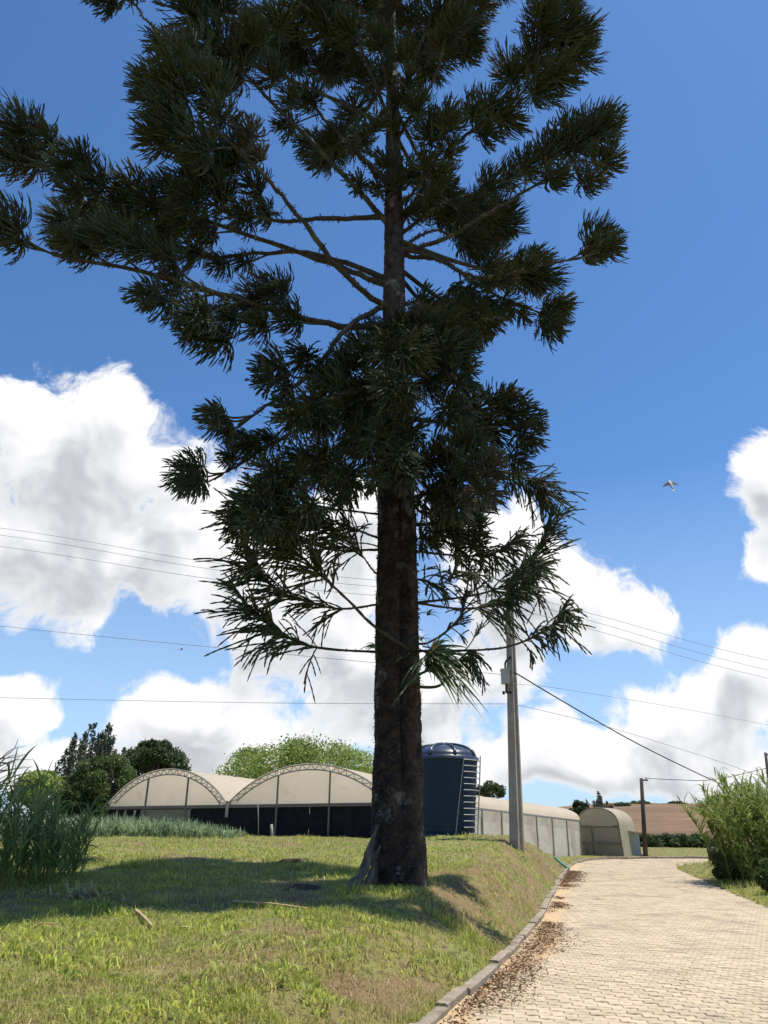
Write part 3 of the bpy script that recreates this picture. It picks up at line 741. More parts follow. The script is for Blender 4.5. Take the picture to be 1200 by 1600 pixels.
BR = [  # branch: photo course with depth offset from the trunk, base radius, tufts (px, py, r px)
 # --- long left limbs
 ([(606, 505, 0), (540, 510, -.3), (440, 488, -.8), (330, 455, -1.3), (200, 420, -1.6), (110, 405, -1.8), (30, 378, -2.0)], .085,
  [(2, 345, 50), (20, 375, 34), (130, 385, 40), (165, 365, 46), (210, 385, 44), (100, 375, 34), (255, 400, 40), (250, 470, 40), (225, 460, 36), (300, 490, 48), (335, 535, 42), (300, 520, 38), (390, 470, 46), (350, 500, 42), (425, 455, 44), (450, 500, 36), (270, 440, 30), (400, 510, 34)]),
 ([(606, 450, 0), (540, 420, .2), (440, 385, .3), (345, 352, .2), (260, 325, 0), (170, 295, -.3), (80, 250, -.6)], .08,
  [(28, 200, 54), (45, 250, 42), (10, 245, 40), (70, 215, 34), (95, 262, 40), (120, 245, 36), (140, 280, 40), (200, 290, 46), (225, 320, 44), (265, 305, 48), (180, 325, 36), (290, 345, 36), (110, 300, 32), (130, 320, 34), (320, 360, 34)]),
 ([(607, 440, 0), (500, 398, .6), (420, 395, 1.0), (330, 402, 1.4), (240, 385, 1.8), (160, 370, 2.1)], .075,
  [(300, 395, 40), (250, 375, 42), (200, 350, 46), (340, 415, 28), (150, 355, 48), (95, 345, 44), (110, 385, 36), (380, 410, 26), (260, 350, 40)]),
 ([(608, 340, 0), (500, 342, -.2), (430, 345, -.4), (350, 325, -.7), (300, 300, -.9)], .07,
  [(335, 300, 50), (290, 305, 44), (375, 340, 36), (330, 255, 54), (395, 290, 40), (365, 240, 46), (410, 330, 30), (300, 270, 44)]),
 ([(607, 480, -.2), (540, 430, -.8), (460, 330, -1.6), (400, 262, -2.1), (310, 182, -2.7)], .08,
  [(262, 120, 62), (230, 140, 46), (285, 75, 50), (270, 205, 54), (240, 210, 44), (300, 225, 46), (340, 175, 40), (320, 130, 54), (385, 205, 42), (400, 240, 34), (250, 170, 48)]),
 ([(608, 360, 0), (500, 235, -.5), (420, 155, -.9), (350, 82, -1.3), (300, 20, -1.7)], .07,
  [(330, 60, 54), (390, 50, 50), (290, 10, 48), (420, 110, 46), (360, 110, 48), (430, 30, 54), (250, 70, 34), (340, 0, 50), (450, 150, 34)]),
 ([(610, 200, 0), (400, 100, -.4), (255, 52, -.8), (205, 0, -1.1), (150, -45, -1.4)], .05,
  [(165, 2, 32), (150, -40, 50), (220, -40, 50), (190, -25, 40)]),
 ([(609, 290, 0), (520, 200, .8), (450, 120, 1.5), (400, 60, 2.0)], .06,
  [(480, 150, 44), (500, 105, 46), (460, 90, 38), (445, 195, 34), (530, 60, 44), (400, 40, 48), (380, 70, 40)]),
 ([(611, 200, 0), (560, 60, -.6), (535, -50, -1.2)], .06, [(540, 40, 46), (500, 35, 52), (570, -10, 52), (470, 5, 54), (520, -45, 60), (590, 60, 36)]),
 ([(612, 180, 0), (660, 60, .3), (690, -25, .6)], .055, [(680, 25, 50), (640, 30, 38), (720, 5, 50), (738, 55, 42), (735, 85, 30), (700, 75, 42), (650, -35, 56), (750, 20, 36)]),
 ([(613, 225, 0), (680, 120, -.9), (700, 20, -1.6), (715, -50, -2)], .05, [(715, 30, 42), (690, 60, 34), (720, -40, 54), (760, -10, 40)]),
 ([(612, 260, 0), (560, 230, .5), (500, 190, 1.0)], .05, [(550, 170, 44), (520, 220, 40), (580, 130, 44), (480, 225, 38), (560, 110, 40)]),
 ([(615, 330, 0), (670, 270, -.8), (700, 200, -1.3)], .05, [(670, 200, 46), (700, 180, 38), (650, 165, 40), (670, 250, 42), (640, 270, 38), (690, 275, 34), (650, 330, 30), (705, 230, 36), (680, 310, 28)]),
 ([(614, 300, 0), (570, 255, -.9), (540, 220, -1.4)], .045, [(565, 215, 38), (590, 190, 34), (600, 250, 30)]),
 ([(612, 250, -.1), (606, 150, -.8), (592, 60, -1.4)], .05, [(600, 110, 36), (628, 150, 36), (590, 60, 40), (632, 80, 36), (612, 190, 30), (640, 120, 30)]),
 ([(614, 330, -.1), (590, 300, -.8), (560, 290, -1.4)], .04, [(590, 290, 28), (560, 285, 32), (622, 285, 26)]),
 # --- right limbs
 ([(617, 365, 0), (700, 240, .4), (745, 200, .5), (800, 160, .6), (850, 110, .7)], .07,
  [(880, 45, 58), (850, 25, 46), (905, 85, 42), (840, 85, 50), (800, 110, 44), (850, 135, 44), (770, 165, 42), (740, 170, 40), (710, 190, 36), (800, 180, 38), (765, 205, 32), (915, 50, 34), (880, -15, 50), (880, 110, 40)]),
 ([(619, 395, 0), (690, 375, -.4), (745, 345, -.8), (805, 308, -1.1), (870, 270, -1.4), (915, 235, -1.6)], .06,
  [(935, 205, 52), (952, 250, 36), (900, 225, 46), (860, 235, 44), (925, 280, 34), (830, 255, 38), (870, 275, 32), (950, 190, 34), (890, 200, 36)]),
 ([(618, 375, 0), (690, 320, .8), (760, 298, 1.4), (830, 285, 1.9)], .055,
  [(770, 290, 36), (745, 320, 32), (800, 275, 32), (762, 335, 28), (730, 330, 26)]),
 ([(619, 400, .1), (680, 360, 1.0), (735, 385, 1.6)], .05, [(740, 380, 36), (725, 370, 28), (755, 390, 26)]),
 ([(621, 388, 0), (680, 402, -.3), (735, 432, -.6), (800, 428, -.9), (860, 412, -1.2), (908, 402, -1.4)], .06,
  [(938, 372, 42), (955, 385, 32), (925, 395, 28), (835, 395, 20), (830, 410, 18), (790, 432, 28), (765, 440, 20)]),
 ([(622, 392, -.1), (690, 408, .1), (735, 437, .2), (790, 468, .3), (870, 498, .4)], .06,
  [(868, 488, 38), (862, 512, 34), (880, 478, 26), (795, 480, 28), (740, 462, 30), (765, 475, 24), (720, 455, 26), (820, 495, 22)]),
 # --- left lower limbs
 ([(606, 468, 0), (545, 510, -.6), (490, 580, -1.2), (430, 625, -1.7), (372, 664, -2.1)], .075,
  [(338, 660, 36), (330, 645, 28), (355, 675, 24), (425, 578, 40), (410, 595, 32), (470, 560, 38), (505, 585, 34), (445, 608, 26)]),
 ([(606, 590, 0), (520, 640, .4), (440, 685, .6), (380, 722, .7), (335, 750, .8)], .06,
  [(286, 745, 44), (300, 730, 32), (300, 760, 30), (355, 715, 26), (390, 700, 34), (415, 690, 30), (375, 690, 28)]),
 ([(608, 600, -.2), (540, 615, -1.3), (470, 645, -2.2)], .06, [(480, 640, 48), (455, 660, 40), (510, 610, 44), (560, 560, 44), (540, 650, 48), (445, 635, 34), (500, 670, 40), (575, 610, 44), (530, 570, 36)]),
 ([(606, 690, 0), (520, 710, -1.2), (420, 770, -2.4)], .06, [(400, 785, 48), (378, 800, 42), (450, 760, 52), (500, 720, 48), (400, 825, 40), (440, 815, 46), (420, 740, 42), (480, 800, 40), (540, 750, 44), (365, 830, 32)]),
 ([(606, 650, .1), (540, 690, 1.2), (480, 720, 2.0)], .05, [(560, 700, 48), (570, 650, 44), (500, 740, 44), (460, 720, 42), (540, 770, 38), (430, 780, 40)]),
 ([(606, 560, .2), (560, 560, 1.2), (520, 600, 2.0)], .05, [(530, 600, 44), (560, 620, 44), (500, 640, 40), (560, 540, 36)]),
 # --- dense foliage round the stem
 ([(618, 520, -.2), (628, 535, -1.2), (630, 560, -2.2)], .05, [(620, 520, 44), (600, 555, 44), (645, 560, 42), (610, 610, 44), (645, 530, 38), (585, 520, 34), (660, 500, 34), (635, 620, 40)]),
 ([(618, 640, -.2), (620, 655, -1.1), (615, 680, -1.9)], .045, [(615, 660, 40), (640, 680, 40), (590, 690, 40), (620, 715, 38), (600, 740, 34), (640, 745, 34), (582, 750, 30)]),
 ([(620, 560, 0), (680, 560, -.8), (725, 600, -1.5)], .06, [(700, 555, 48), (690, 515, 40), (715, 600, 42), (655, 515, 44), (665, 595, 44), (705, 650, 44), (728, 545, 32), (735, 520, 24), (735, 575, 26)]),
 ([(620, 480, 0), (670, 470, .7), (720, 500, 1.4)], .05, [(700, 500, 44), (670, 480, 36), (720, 540, 36), (690, 560, 42)]),
 ([(621, 650, 0), (700, 660, .2), (770, 655, .5), (820, 672, .7)], .055, [(780, 625, 38), (812, 645, 38), (825, 685, 34), (770, 675, 42), (735, 690, 44), (745, 640, 38), (800, 620, 28), (720, 640, 40), (840, 660, 24), (810, 720, 32)]),
 ([(622, 740, 0), (690, 745, -1.0), (740, 740, -1.9)], .05, [(740, 730, 46), (690, 715, 46), (680, 775, 46), (715, 790, 46), (755, 770, 42), (770, 725, 36), (650, 720, 38), (730, 690, 40)]),
 ([(622, 820, 0), (690, 815, .3), (740, 790, .6)], .045, [(700, 830, 42), (735, 830, 38), (672, 845, 34), (745, 790, 38), (690, 790, 40), (720, 860, 30)]),
 ([(645, 803, -.1), (680, 758, -.5), (720, 735, -.8)], .03, [(720, 735, 34), (705, 760, 30)]),
]
SPRAYS = [  # thin low limbs with open ropes: course, base radius, rope length (m), ropes, start, droop
 ([(588, 803, 0), (519, 796, -.5), (440, 800, -.9), (390, 800, -1.1)], .026, .55, 46, .35, -.20),
 ([(590, 840, 0), (551, 825, -.6), (480, 800, -1.3), (430, 800, -1.6)], .024, .55, 46, .35, -.2),
 ([(586, 859, 0), (519, 859, .3), (463, 840, .5), (400, 815, .7)], .030, .55, 52, .3, -.35),
 ([(587, 895, 0), (557, 857, -.4), (520, 830, -.7), (470, 815, -1.0)], .022, .50, 40, .3, -.2),
 ([(635, 1012, -.42), (583, 977, -.6), (539, 933, -.9), (498, 895, -1.2), (463, 863, -1.5), (440, 850, -1.6)], .030, .62, 54, .42, -.15),
 ([(588, 945, 0), (527, 951, -.2), (457, 933, -.4), (417, 910, -.5), (394, 880, -.6)], .026, .55, 58, .30, -.30),
 ([(590, 1019, -.1), (504, 1013, -.5), (457, 1000, -.8), (422, 977, -1.0), (384, 952, -1.2)], .028, .62, 44, .35, -.32),
 ([(655, 862, 0), (728, 869, .3), (775, 863, .5), (800, 850, .6)], .026, .50, 44, .35, -.5),
 ([(672, 1003, 0), (722, 957, .2), (734, 869, .3), (745, 820, .35)], .024, .40, 30, .25, -.3),
 ([(655, 943, -.1), (717, 951, -.4), (775, 945, -.7), (806, 925, -.9), (835, 890, -1.0)], .028, .48, 52, .40, -.45),
 ([(656, 941, 0), (740, 930, .5), (798, 910, .8), (835, 870, 1.0), (862, 810, 1.1)], .028, .50, 70, .40, -.25),
 ([(662, 1017, -.1), (763, 1015, -.5), (816, 1003, -.7), (862, 977, -.9), (882, 955, -1.0)], .028, .38, 34, .55, -.75),
 ([(650, 905, 0), (690, 912, -.5), (715, 890, -.8)], .02, .36, 22, .25, -.4),
 ([(640, 720, .1), (740, 730, .9), (810, 745, 1.3), (850, 770, 1.5)], .03, .50, 60, .40, -.3),
]
rb = random.Random(11)
DRY_TUFTS = {(385, 205), (400, 240), (840, 660), (755, 770), (45, 250), (660, 500), (770, 725), (390, 470)}
def place_tuft(parent, entry, dirv, Rm, roll, droop=True):
    r0 = min(TUFTS, key=lambda k: abs(k - Rm))
    o = link('foliage_tuft', rb.choice(TUFTS[r0]), None, parent)
    x = dirv.normalized(); z = Vector((0, 0, 1)); 
    if abs(x.z) > .95: z = Vector((1, 0, 0))
    y = z.cross(x).normalized(); z = x.cross(y)
    m = Matrix((x, y, z)).transposed().to_4x4()
    o.matrix_local = Matrix.Translation(entry) @ m @ Matrix.Rotation(roll, 4, 'X') @ Matrix.Scale(Rm / r0, 4)
    return o

def grow_branch(course, rad, tufts, idx):
    rad *= .95
    pts3 = [P(x, y, TY + d) for x, y, d in course]
    b = pts3[0]; c = trunk_at(b.z)
    pts3[0] = c + (pts3[1] - c) * .02
    n = 34; cv = catmull(pts3, n)
    cv[1:-1] += RNG.normal(0, .012, (n - 2, 3))
    rads = np.interp(np.linspace(0, 1, n), [0, .1, .5, 1], [rad * 1.15, rad * .85, rad * .6, rad * .28])
    g = G(); g.tube(cv, rads, 7, wob=.004)
    px = np.array([proj(p) for p in cv])
    jobs = []
    for (tx, ty, tr) in tufts:
        k = int(np.argmin((px[:, 0] - tx) ** 2 + (px[:, 1] - ty) ** 2))
        k0 = max(1, min(n - 2, k - 3))
        Yk = cv[min(k, n - 1), 1] + rb.gauss(0, .30)
        ctr = P(tx, ty, Yk); Rm = tr * depth(ctr) / F_PX * (.82 if ty < 330 and 380 < tx < 760 else 1.0)
        base = Vector(cv[k0]); tang = Vector(cv[min(n - 1, k0 + 2)] - cv[k0]).normalized()
        out = ctr - base
        dv = (out.normalized() * .9 + tang * .75 + Vector((0, 0, .10)))
        dv.normalize()
        entry = ctr - dv * Rm * .55
        mid = base.lerp(entry, .5) + Vector((0, 0, -.04)) + tang * .08
        if (entry - base).length > .12:
            sc = catmull([base, mid, entry], 7); g.tube(sc, np.linspace(max(.02, rads[k0] * .6), .018, 7), 5)
        jobs.append((entry, dv, Rm))
    # mossy stubs and short ropes along the bare part
    m = 190; kk = RNG.integers(2, n - 4, m); dirs = RNG.normal(0, 1, (m, 3)); dirs[:, 2] += .2; dirs /= np.linalg.norm(dirs, axis=1, keepdims=True)
    sp, sr = rope_batch(cv[kk] + dirs * rads[kk][:, None] * .6, dirs, RNG.uniform(.03, .10, m), np.zeros((m, 3)), np.full(m, .010), 4)
    V, F_ = tubes(sp, sr, 3); g.add(V, F_)
    o = g.build('branch', MT['branch'], tree, smooth=True)
    for (e, dv, Rm), (tx, ty, tr) in zip(jobs, tufts):
        t = place_tuft(o, e, dv, Rm, rb.gauss(0, .35))
        if (tx, ty) in DRY_TUFTS:
            t.material_slots[0].link = 'OBJECT'; t.material_slots[0].material = MT['drytwig']; t['label'] = 'brownish withered foliage tuft'
    return o
for i, (c, r, t) in enumerate(BR): grow_branch(c, r, t, i)
for i, (c, r, ln, n, st, dr) in enumerate(SPRAYS):
    pts3 = [P(x, y, TY + d) for x, y, d in c]; 
    if i != 4: 
        cc = trunk_at(pts3[0].z); pts3.insert(0, cc + (pts3[0] - cc) * .3)
    cv = catmull(pts3, 36); g = G(); g.tube(cv, np.linspace(r, r * .4, 36), 6, wob=.003)
    # rough scaly skin on the thin limb
    m = 160; kk = RNG.integers(1, 34, m); dirs = RNG.normal(0, 1, (m, 3)); dirs /= np.linalg.norm(dirs, axis=1, keepdims=True)
    sp, sr = rope_batch(cv[kk], dirs, RNG.uniform(.03, .06, m), np.zeros((m, 3)), np.full(m, .006), 3)
    V, F_ = tubes(sp, sr, 3); g.add(V, F_)
    o = g.build('branch', MT['branch'], tree, smooth=True)
    g = G(); rope_spray(cv, g, 500 + i, ln * 1.45, int(n * 1.7), st, dr * .8, rr=.0150, spread=1.25)
    g.build('foliage_spray', MT['twig'], o)
# the crown above the picture and the limbs on the far side of the stem
for k in range(22):
    z = rb.uniform(10.0, 21.5) if k < 8 else rb.uniform(20.5, ZT - .4)
    an = rb.uniform(.15 * math.pi, .85 * math.pi) if k < 8 else k * 2.4
    L_ = rb.uniform(3.2, 5.0) if k < 8 else rb.uniform(2.5, 4.2)
    c = trunk_at(z); dv = Vector((math.cos(an), math.sin(an), 0))
    pts = [c, c + dv * L_ * .4 + Vector((0, 0, .25)), c + dv * L_ * .75 + Vector((0, 0, .7)), c + dv * L_ + Vector((0, 0, 1.3))]
    cv = catmull(pts, 20); g = G(); g.tube(cv, np.linspace(.06, .02, 20), 6, wob=.003)
    o = g.build('branch', MT['branch'], tree, smooth=True)
    for j in range(5):
        q = Vector(cv[rb.randint(9, 19)]); tg = dv + Vector((rb.gauss(0, .5), rb.gauss(0, .5), rb.gauss(.25, .3)))
        place_tuft(o, q, tg, rb.uniform(.5, .8), rb.gauss(0, .3))

# ------------------------------------------------------------------ greenhouses
MT['film'] = material('cream_film', (.93, .91, .85), (.89, .86, .78), 1.2, .55, trans=.70, spec=.3, c3=(.82, .76, .65), s3=.8, fac3=.58)
MT['rooffilm'] = material('tan_roof_film', (.83, .74, .60), (.78, .68, .53), .9, .5, trans=.58, spec=.35)
MT['whitefilm'] = material('white_wall_film', (.82, .82, .78), (.76, .76, .72), 1.0, .5, trans=.65, c3=(.60, .59, .54), s3=.7, fac3=.56)
MT['net'] = material('black_shade_net', (.012, .013, .016), (.020, .021, .024), 3, .9, .3, 60, spec=.1)
MT['steel'] = material('galvanised_steel', (.33, .33, .32), (.24, .24, .23), 8, .5, spec=.5, metal=.5)
MT['darksteel'] = material('weathered_timber_bar', (.13, .115, .10), (.20, .18, .15), 8, .8)
MT['concrete'] = material('pole_concrete', (.29, .26, .22), (.37, .335, .285), 5, .9, .4, 40, c3=(.27, .25, .22), s3=2.5)
MT['tank'] = material('navy_tank_plastic', (.012, .026, .054), (.016, .033, .064), 3, .6, spec=.25, c3=(.016, .026, .045), s3=2, fac3=.6)
MT['lid'] = material('tank_lid_plastic', (.022, .030, .055), (.030, .040, .07), 3, .32, spec=.6)
MT['alu'] = material('ladder_aluminium', (.34, .35, .36), None, rough=.5, metal=.5)
MT['boxgrey'] = material('grey_meter_box', (.45, .45, .44), (.38, .38, .37), 6, .6)
MT['black'] = material('black_cable', (.015, .015, .016), None, rough=.6)
MT['wire'] = material('power_wire', (.22, .22, .225), None, rough=.5)
MT['darkpole'] = material('dark_timber_pole', (.045, .034, .028), (.07, .055, .045), 9, .9)
MT['meshcloth'] = material('grey_mesh_screen', (.40, .375, .31), (.46, .43, .35), 2.0, .8, trans=.55, c3=(.42, .39, .31), s3=.9, fac3=.55)
MT['olivefilm'] = material('yellowed_film', (.55, .49, .34), (.47, .42, .29), 1.5, .5, trans=.35)

YA, YB = 45.0, 40.5
A_ = P(170, 1262, YA); B_ = P(612, 1256, YB)
fu = Vector((B_.x - A_.x, B_.y - A_.y, 0)).normalized()      # along the front
fv = Vector((-fu.y, fu.x, 0))                                  # to the back
def fp(px, py): return PP(px, py, A_, fv)                     # pixel on the front plane
def fs(px, py): return (fp(px, py) - A_).dot(fu)
def at_f(s, z, back=0.0): return Vector((A_.x, A_.y, 0)) + fu * s + fv * back + Vector((0, 0, z))
ZBAR0, ZBAR1 = fp(170, 1262).z, fp(585, 1256).z
SBAR1 = fs(585, 1256)
def zbar(s): return ZBAR0 + (ZBAR1 - ZBAR0) * s / SBAR1
gh = empty('greenhouse', (A_.x, A_.y, hz(A_.x, A_.y)), 'twin arched cream film greenhouse with black shade net walls behind the lawn', 'greenhouse')
bays = [(fs(170, 1258), fs(356, 1254), fp(270, 1202).z), (fs(359, 1254), fs(616, 1250), fp(486, 1194).z)]
def arc(s0, s1, z0, rise, n, t0=0., t1=1.):
    c = (s0 + s1) / 2; h = (s1 - s0) / 2; Rr = (h * h + rise * rise) / (2 * rise); zc = z0 + rise - Rr; a = math.asin(min(1, h / Rr))
    return [(c + Rr * math.sin(-a + 2 * a * t), zc + Rr * math.cos(-a + 2 * a * t)) for t in np.linspace(t0, t1, n)]
GHL = 34.0
for bi, (s0, s1, zt) in enumerate(bays):
    z0 = zbar((s0 + s1) / 2) + .12; rise = zt - z0
    out_ = arc(s0, s1, z0, rise, 41); inn = arc(s0 + .42, s1 - .42, z0 + .02, rise - .30, 41)
    # arched truss with web
    g = G(); g.tube([at_f(s, z, -.05) for s, z in out_], .045, 6); tr_o = g.build('arch_truss', MT['steel'], gh)
    g = G(); g.tube([at_f(s, z, -.05) for s, z in inn], .035, 6); g.build('inner_chord', MT['steel'], tr_o)
    g = G()
    for k in range(1, 40, 2):
        a, b, c = at_f(*inn[k], -.05), at_f(*out_[k - 1], -.05), at_f(*out_[k + 1], -.05)
        g.bar(a, b, .035); g.bar(a, c, .035)
    g.build('truss_web', MT['steel'], tr_o)
    # gable film in three panels between posts
    fr = [0, .32, .66, 1.0] if bi == 0 else [0, .30, .62, 1.0]
    for k in range(3):
        a0, a1 = fr[k], fr[k + 1]; g = G(); pr = arc(s0, s1, z0, rise - .02, 16, 0, 1)
        sa_, sb_ = s0 + (s1 - s0) * a0 + .03, s0 + (s1 - s0) * a1 - .03
        ss = np.linspace(sa_, sb_, 14); zz = np.interp(ss, [p[0] for p in arc(s0, s1, z0, rise - .03, 80)], [p[1] for p in arc(s0, s1, z0, rise - .03, 80)])
        n_ = len(ss); V = []
        for s__, z__ in zip(ss, zz):
            zb_ = zbar(s__) + .06
            for t in np.linspace(0, 1, 6):
                V.append(tuple(at_f(s__, zb_ + (max(z__, zb_ + .01) - zb_) * t, .03 + .05 * math.sin(t * 3.1) * float(fbm(s__, t * 2, 1.2, 2, 4)))))
        i, j = np.meshgrid(np.arange(n_ - 1), np.arange(5), indexing='ij'); b0 = i * 6 + j
        g.add(V, np.stack([b0, b0 + 6, b0 + 7, b0 + 1], -1).reshape(-1, 4)); g.build('gable_panel', MT['film'], gh, smooth=True)
    for a0 in fr[1:3]:
        s__ = s0 + (s1 - s0) * a0; zt_ = np.interp(s__, [p[0] for p in inn], [p[1] for p in inn])
        g = G(); g.bar(at_f(s__, .9, -.03), at_f(s__, zt_, -.03), .09); g.build('post', MT['darksteel'], gh)
    g = G(); g.bar(at_f(s0 - (.0 if bi else .1), zbar(s0) - .02, -.06), at_f(s1, zbar(s1) - .02, -.06), .10, .16); g.build('cross_beam', MT['darksteel'], gh)
    # roof film sagging between hoops
    nb = 69; pr = arc(s0, s1, z0 + .03, rise, 25); V = []
    for k in range(nb):
        bk = k * GHL / (nb - 1) - .12; sag = .05 * (math.sin(bk * math.pi / 2.0) ** 2)
        cx_ = (s0 + s1) / 2
        V += [tuple(at_f(s, z - sag, bk)) for s, z in pr]
    i, j = np.meshgrid(np.arange(nb - 1), np.arange(24), indexing='ij'); b0 = i * 25 + j
    g = G(); g.add(V, np.stack([b0, b0 + 1, b0 + 26, b0 + 25], -1).reshape(-1, 4)); g.build('roof_film', MT['rooffilm'], gh, smooth=True)
# shade net wall below the beam, a pale panel and slits in the first bay
def net_panel(sa_, sb_, z_lo, z_hi, mat, name, back=.06, parent=gh):
    g = G(); n_ = max(4, int((sb_ - sa_) / .4)); V = []
    for s__ in np.linspace(sa_, sb_, n_):
        for t in (0, .33, .66, 1): V.append(tuple(at_f(s__, z_lo + (z_hi(s__) - z_lo) * t, back + .04 * math.sin(s__ * 3.0 + t * 2))))
    i, j = np.meshgrid(np.arange(n_ - 1), np.arange(3), indexing='ij'); b0 = i * 4 + j
    g.add(V, np.stack([b0, b0 + 4, b0 + 5, b0 + 1], -1).reshape(-1, 4)); return g.build(name, mat, parent, smooth=True)
zb_ = lambda s__: zbar(s__) - .06
lo_ = hz(A_.x + 8, 42) - .1
S0, S1 = bays[0][0] - .1, bays[1][1]
cuts = [S0, fs(222, 1262), fs(299, 1260), bays[0][1], (bays[1][0] + bays[1][1]) / 2, S1]
for k in range(5): net_panel(cuts[k] + .01, cuts[k + 1] - .01, lo_, zb_, MT['net'], 'shade_net')
net_panel(fs(220, 1265), fs(299, 1262), fp(260, 1281).z, lambda s__: zb_(s__) - .08, MT['meshcloth'], 'wall_screen', back=-.02)
for px in (178, 191, 206):
    a = fs(px, 1264); g = G(); g.quad(at_f(a, lo_ + .3, -.01), at_f(a + .16, lo_ + .3, -.01), at_f(a + .30, zbar(a) - .15, -.01), at_f(a + .18, zbar(a) - .15, -.01)); g.build('net_slit', MT['film'], gh)
sp_ = (bays[0][1] + bays[1][0]) / 2
g = G(); g.tube([at_f(sp_, fp(356, 1277).z, -.14), at_f(sp_, zbar(sp_) + .25, -.14)], .09, 8); g.build('gutter_pipe', MT['concrete'], gh)
g = G(); g.bar(at_f(sp_, zbar(sp_) + .16, -.1), at_f(sp_, zbar(sp_) + .16, GHL), .22, .12); g.build('gutter', MT['steel'], gh)
# unseen pale floor added inside to bounce light onto the gable film
g = G(); fz_ = lo_ + .14; g.quad(at_f(S0 + .1, fz_, .3), at_f(S1 - .1, fz_, .3), at_f(S1 - .1, fz_, GHL - .1), at_f(S0 + .1, fz_, GHL - .1)); g.build('bounce_cloth', MT['film'], gh)
# side walls and back so it stands as a building
for sx in (S0, S1):
    g = G(); g.quad(at_f(sx, lo_ - .5, .05), at_f(sx, lo_ - .5, GHL), at_f(sx, zbar(sx) + .12, GHL), at_f(sx, zbar(sx) + .12, .05)); g.build('side_wall', MT['net'], gh)

# long low greenhouse behind the tank, its side wall facing the road
W0, W1 = P(740, 1263, 36.0), P(905, 1283, 45.5)
wu = Vector((W1.x - W0.x, W1.y - W0.y, 0)); WL = wu.length; wu.normalize(); wn = Vector((-wu.y, wu.x, 0))
W00 = W0 - (W1 - W0) * .10
def wp(t, back=0.0, dz=0.0):                                  # t 0..1 from W00 to W1
    q = W00.lerp(W1, t); return Vector((q.x, q.y, q.z)) + wn * back + Vector((0, 0, dz))
HS = 2.3
ridge0 = PP(740, 1240, W0 + wn * HS, wn); rise0 = ridge0.z - W0.z
lg = empty('greenhouse', (W1.x, W1.y, 0), 'long low greenhouse with white film side wall and tan roof beside the road bend', 'greenhouse')
NPN = 7
for k in range(NPN):
    a, b = k / NPN, (k + 1) / NPN; g = G(); V = []
    for t in np.linspace(a + .002, b - .002, 9):
        for h in np.linspace(0, 1, 6):
            V.append(tuple(wp(t, .05 * math.sin(h * 3.14) * float(fbm(t * 30, h * 2, 1, 2, 6)), -2.25 + 2.25 * h)))
    i, j = np.meshgrid(np.arange(8), np.arange(5), indexing='ij'); b0 = i * 6 + j
    g.add(V, np.stack([b0, b0 + 6, b0 + 7, b0 + 1], -1).reshape(-1, 4)); g.build('wall_panel', MT['whitefilm'], lg, smooth=True)
    g = G(); V = []
    for t in np.linspace(a, b, 8):
        tt = (t - a) / (b - a); sag = .07 * math.sin(math.pi * tt)
        for an in np.linspace(0, math.pi, 17):
            V.append(tuple(wp(t, HS - HS * math.cos(an) - .06 * math.cos(an), .02 + rise0 * math.sin(an) ** .8 - sag * math.sin(an))))
    i, j = np.meshgrid(np.arange(7), np.arange(16), indexing='ij'); b0 = i * 17 + j
    g.add(V, np.stack([b0, b0 + 17, b0 + 18, b0 + 1], -1).reshape(-1, 4)); g.build('roof_panel', MT['rooffilm'], lg, smooth=True)
for k in range(NPN + 1):
    t = min(.999, k / NPN); g = G(); g.bar(wp(t, -.04, -2.3), wp(t, -.04, .0), .07); g.build('post', MT['concrete'], lg)
g = G(); g.bar(wp(0, -.05, .0), wp(1, -.05, .0), .06, .09); g.build('eave_rail', MT['steel'], lg)
g = G(); g.quad(wp(.01, .1, -1.75), wp(.99, .1, -1.75), wp(.99, 2 * HS - .1, -1.75), wp(.01, 2 * HS - .1, -1.75)); g.build('bounce_cloth', MT['film'], lg)  # unseen pale floor added here too, bouncing light into the film
for t, nm in ((0.001, 'front_gable'), (.999, 'back_gable')):
    g = G(); V = [tuple(wp(t, 0, -2.25)), tuple(wp(t, 2 * HS, -2.25))] + [tuple(wp(t, HS + HS * math.cos(an), rise0 * math.sin(an) ** .8)) for an in np.linspace(0, math.pi, 15)]
    g.add(V, [list(range(len(V)))]); g.build('gable_panel', MT['film'], lg)

# little arched entrance tunnel by the road
TA = PZ(903, 1336.5, .02); TB_ = PZ(975, 1339.5, .0)
tu = Vector((TB_.x - TA.x, TB_.y - TA.y, 0)); TW = tu.length; tu.normalize(); tv = Vector((-tu.y, tu.x, 0))
tv = (tv * .55 + Vector((.62, .8, 0)) * .45).normalized()
tun = empty('greenhouse', (TA.x, TA.y, 0), 'small arched tunnel greenhouse with grey mesh front at the road end', 'greenhouse')
tplane = Vector((-tu.y, tu.x, 0))
ZS = PP(940, 1289.5, TA, tplane).z; ZA = PP(938, 1262, TA, tplane).z; TLEN = 2.6
def tp(s, z, back=0.0): return Vector((TA.x, TA.y, 0)) + tu * s + tv * back + Vector((0, 0, z))
ins_ = .07 * TW
tarc = [(TW / 2 - (TW / 2 - ins_ * .6) * math.cos(a), ZS + (ZA - ZS) * math.sin(a) ** .9) for a in np.linspace(0, math.pi, 25)]
prof = [(0, 0.0), (ins_ * .3, ZS * .5)] + tarc + [(TW - ins_ * .3, ZS * .5), (TW, 0.0)]
g = G(); V = [tuple(tp(s, z, 0)) for s, z in tarc]; g.add(V, [list(range(len(V)))]); g.build('gable_panel', MT['olivefilm'], tun)
cols = [.0, .24, .36, 1.0]; rows = [(0, .42), (.42, .93)]
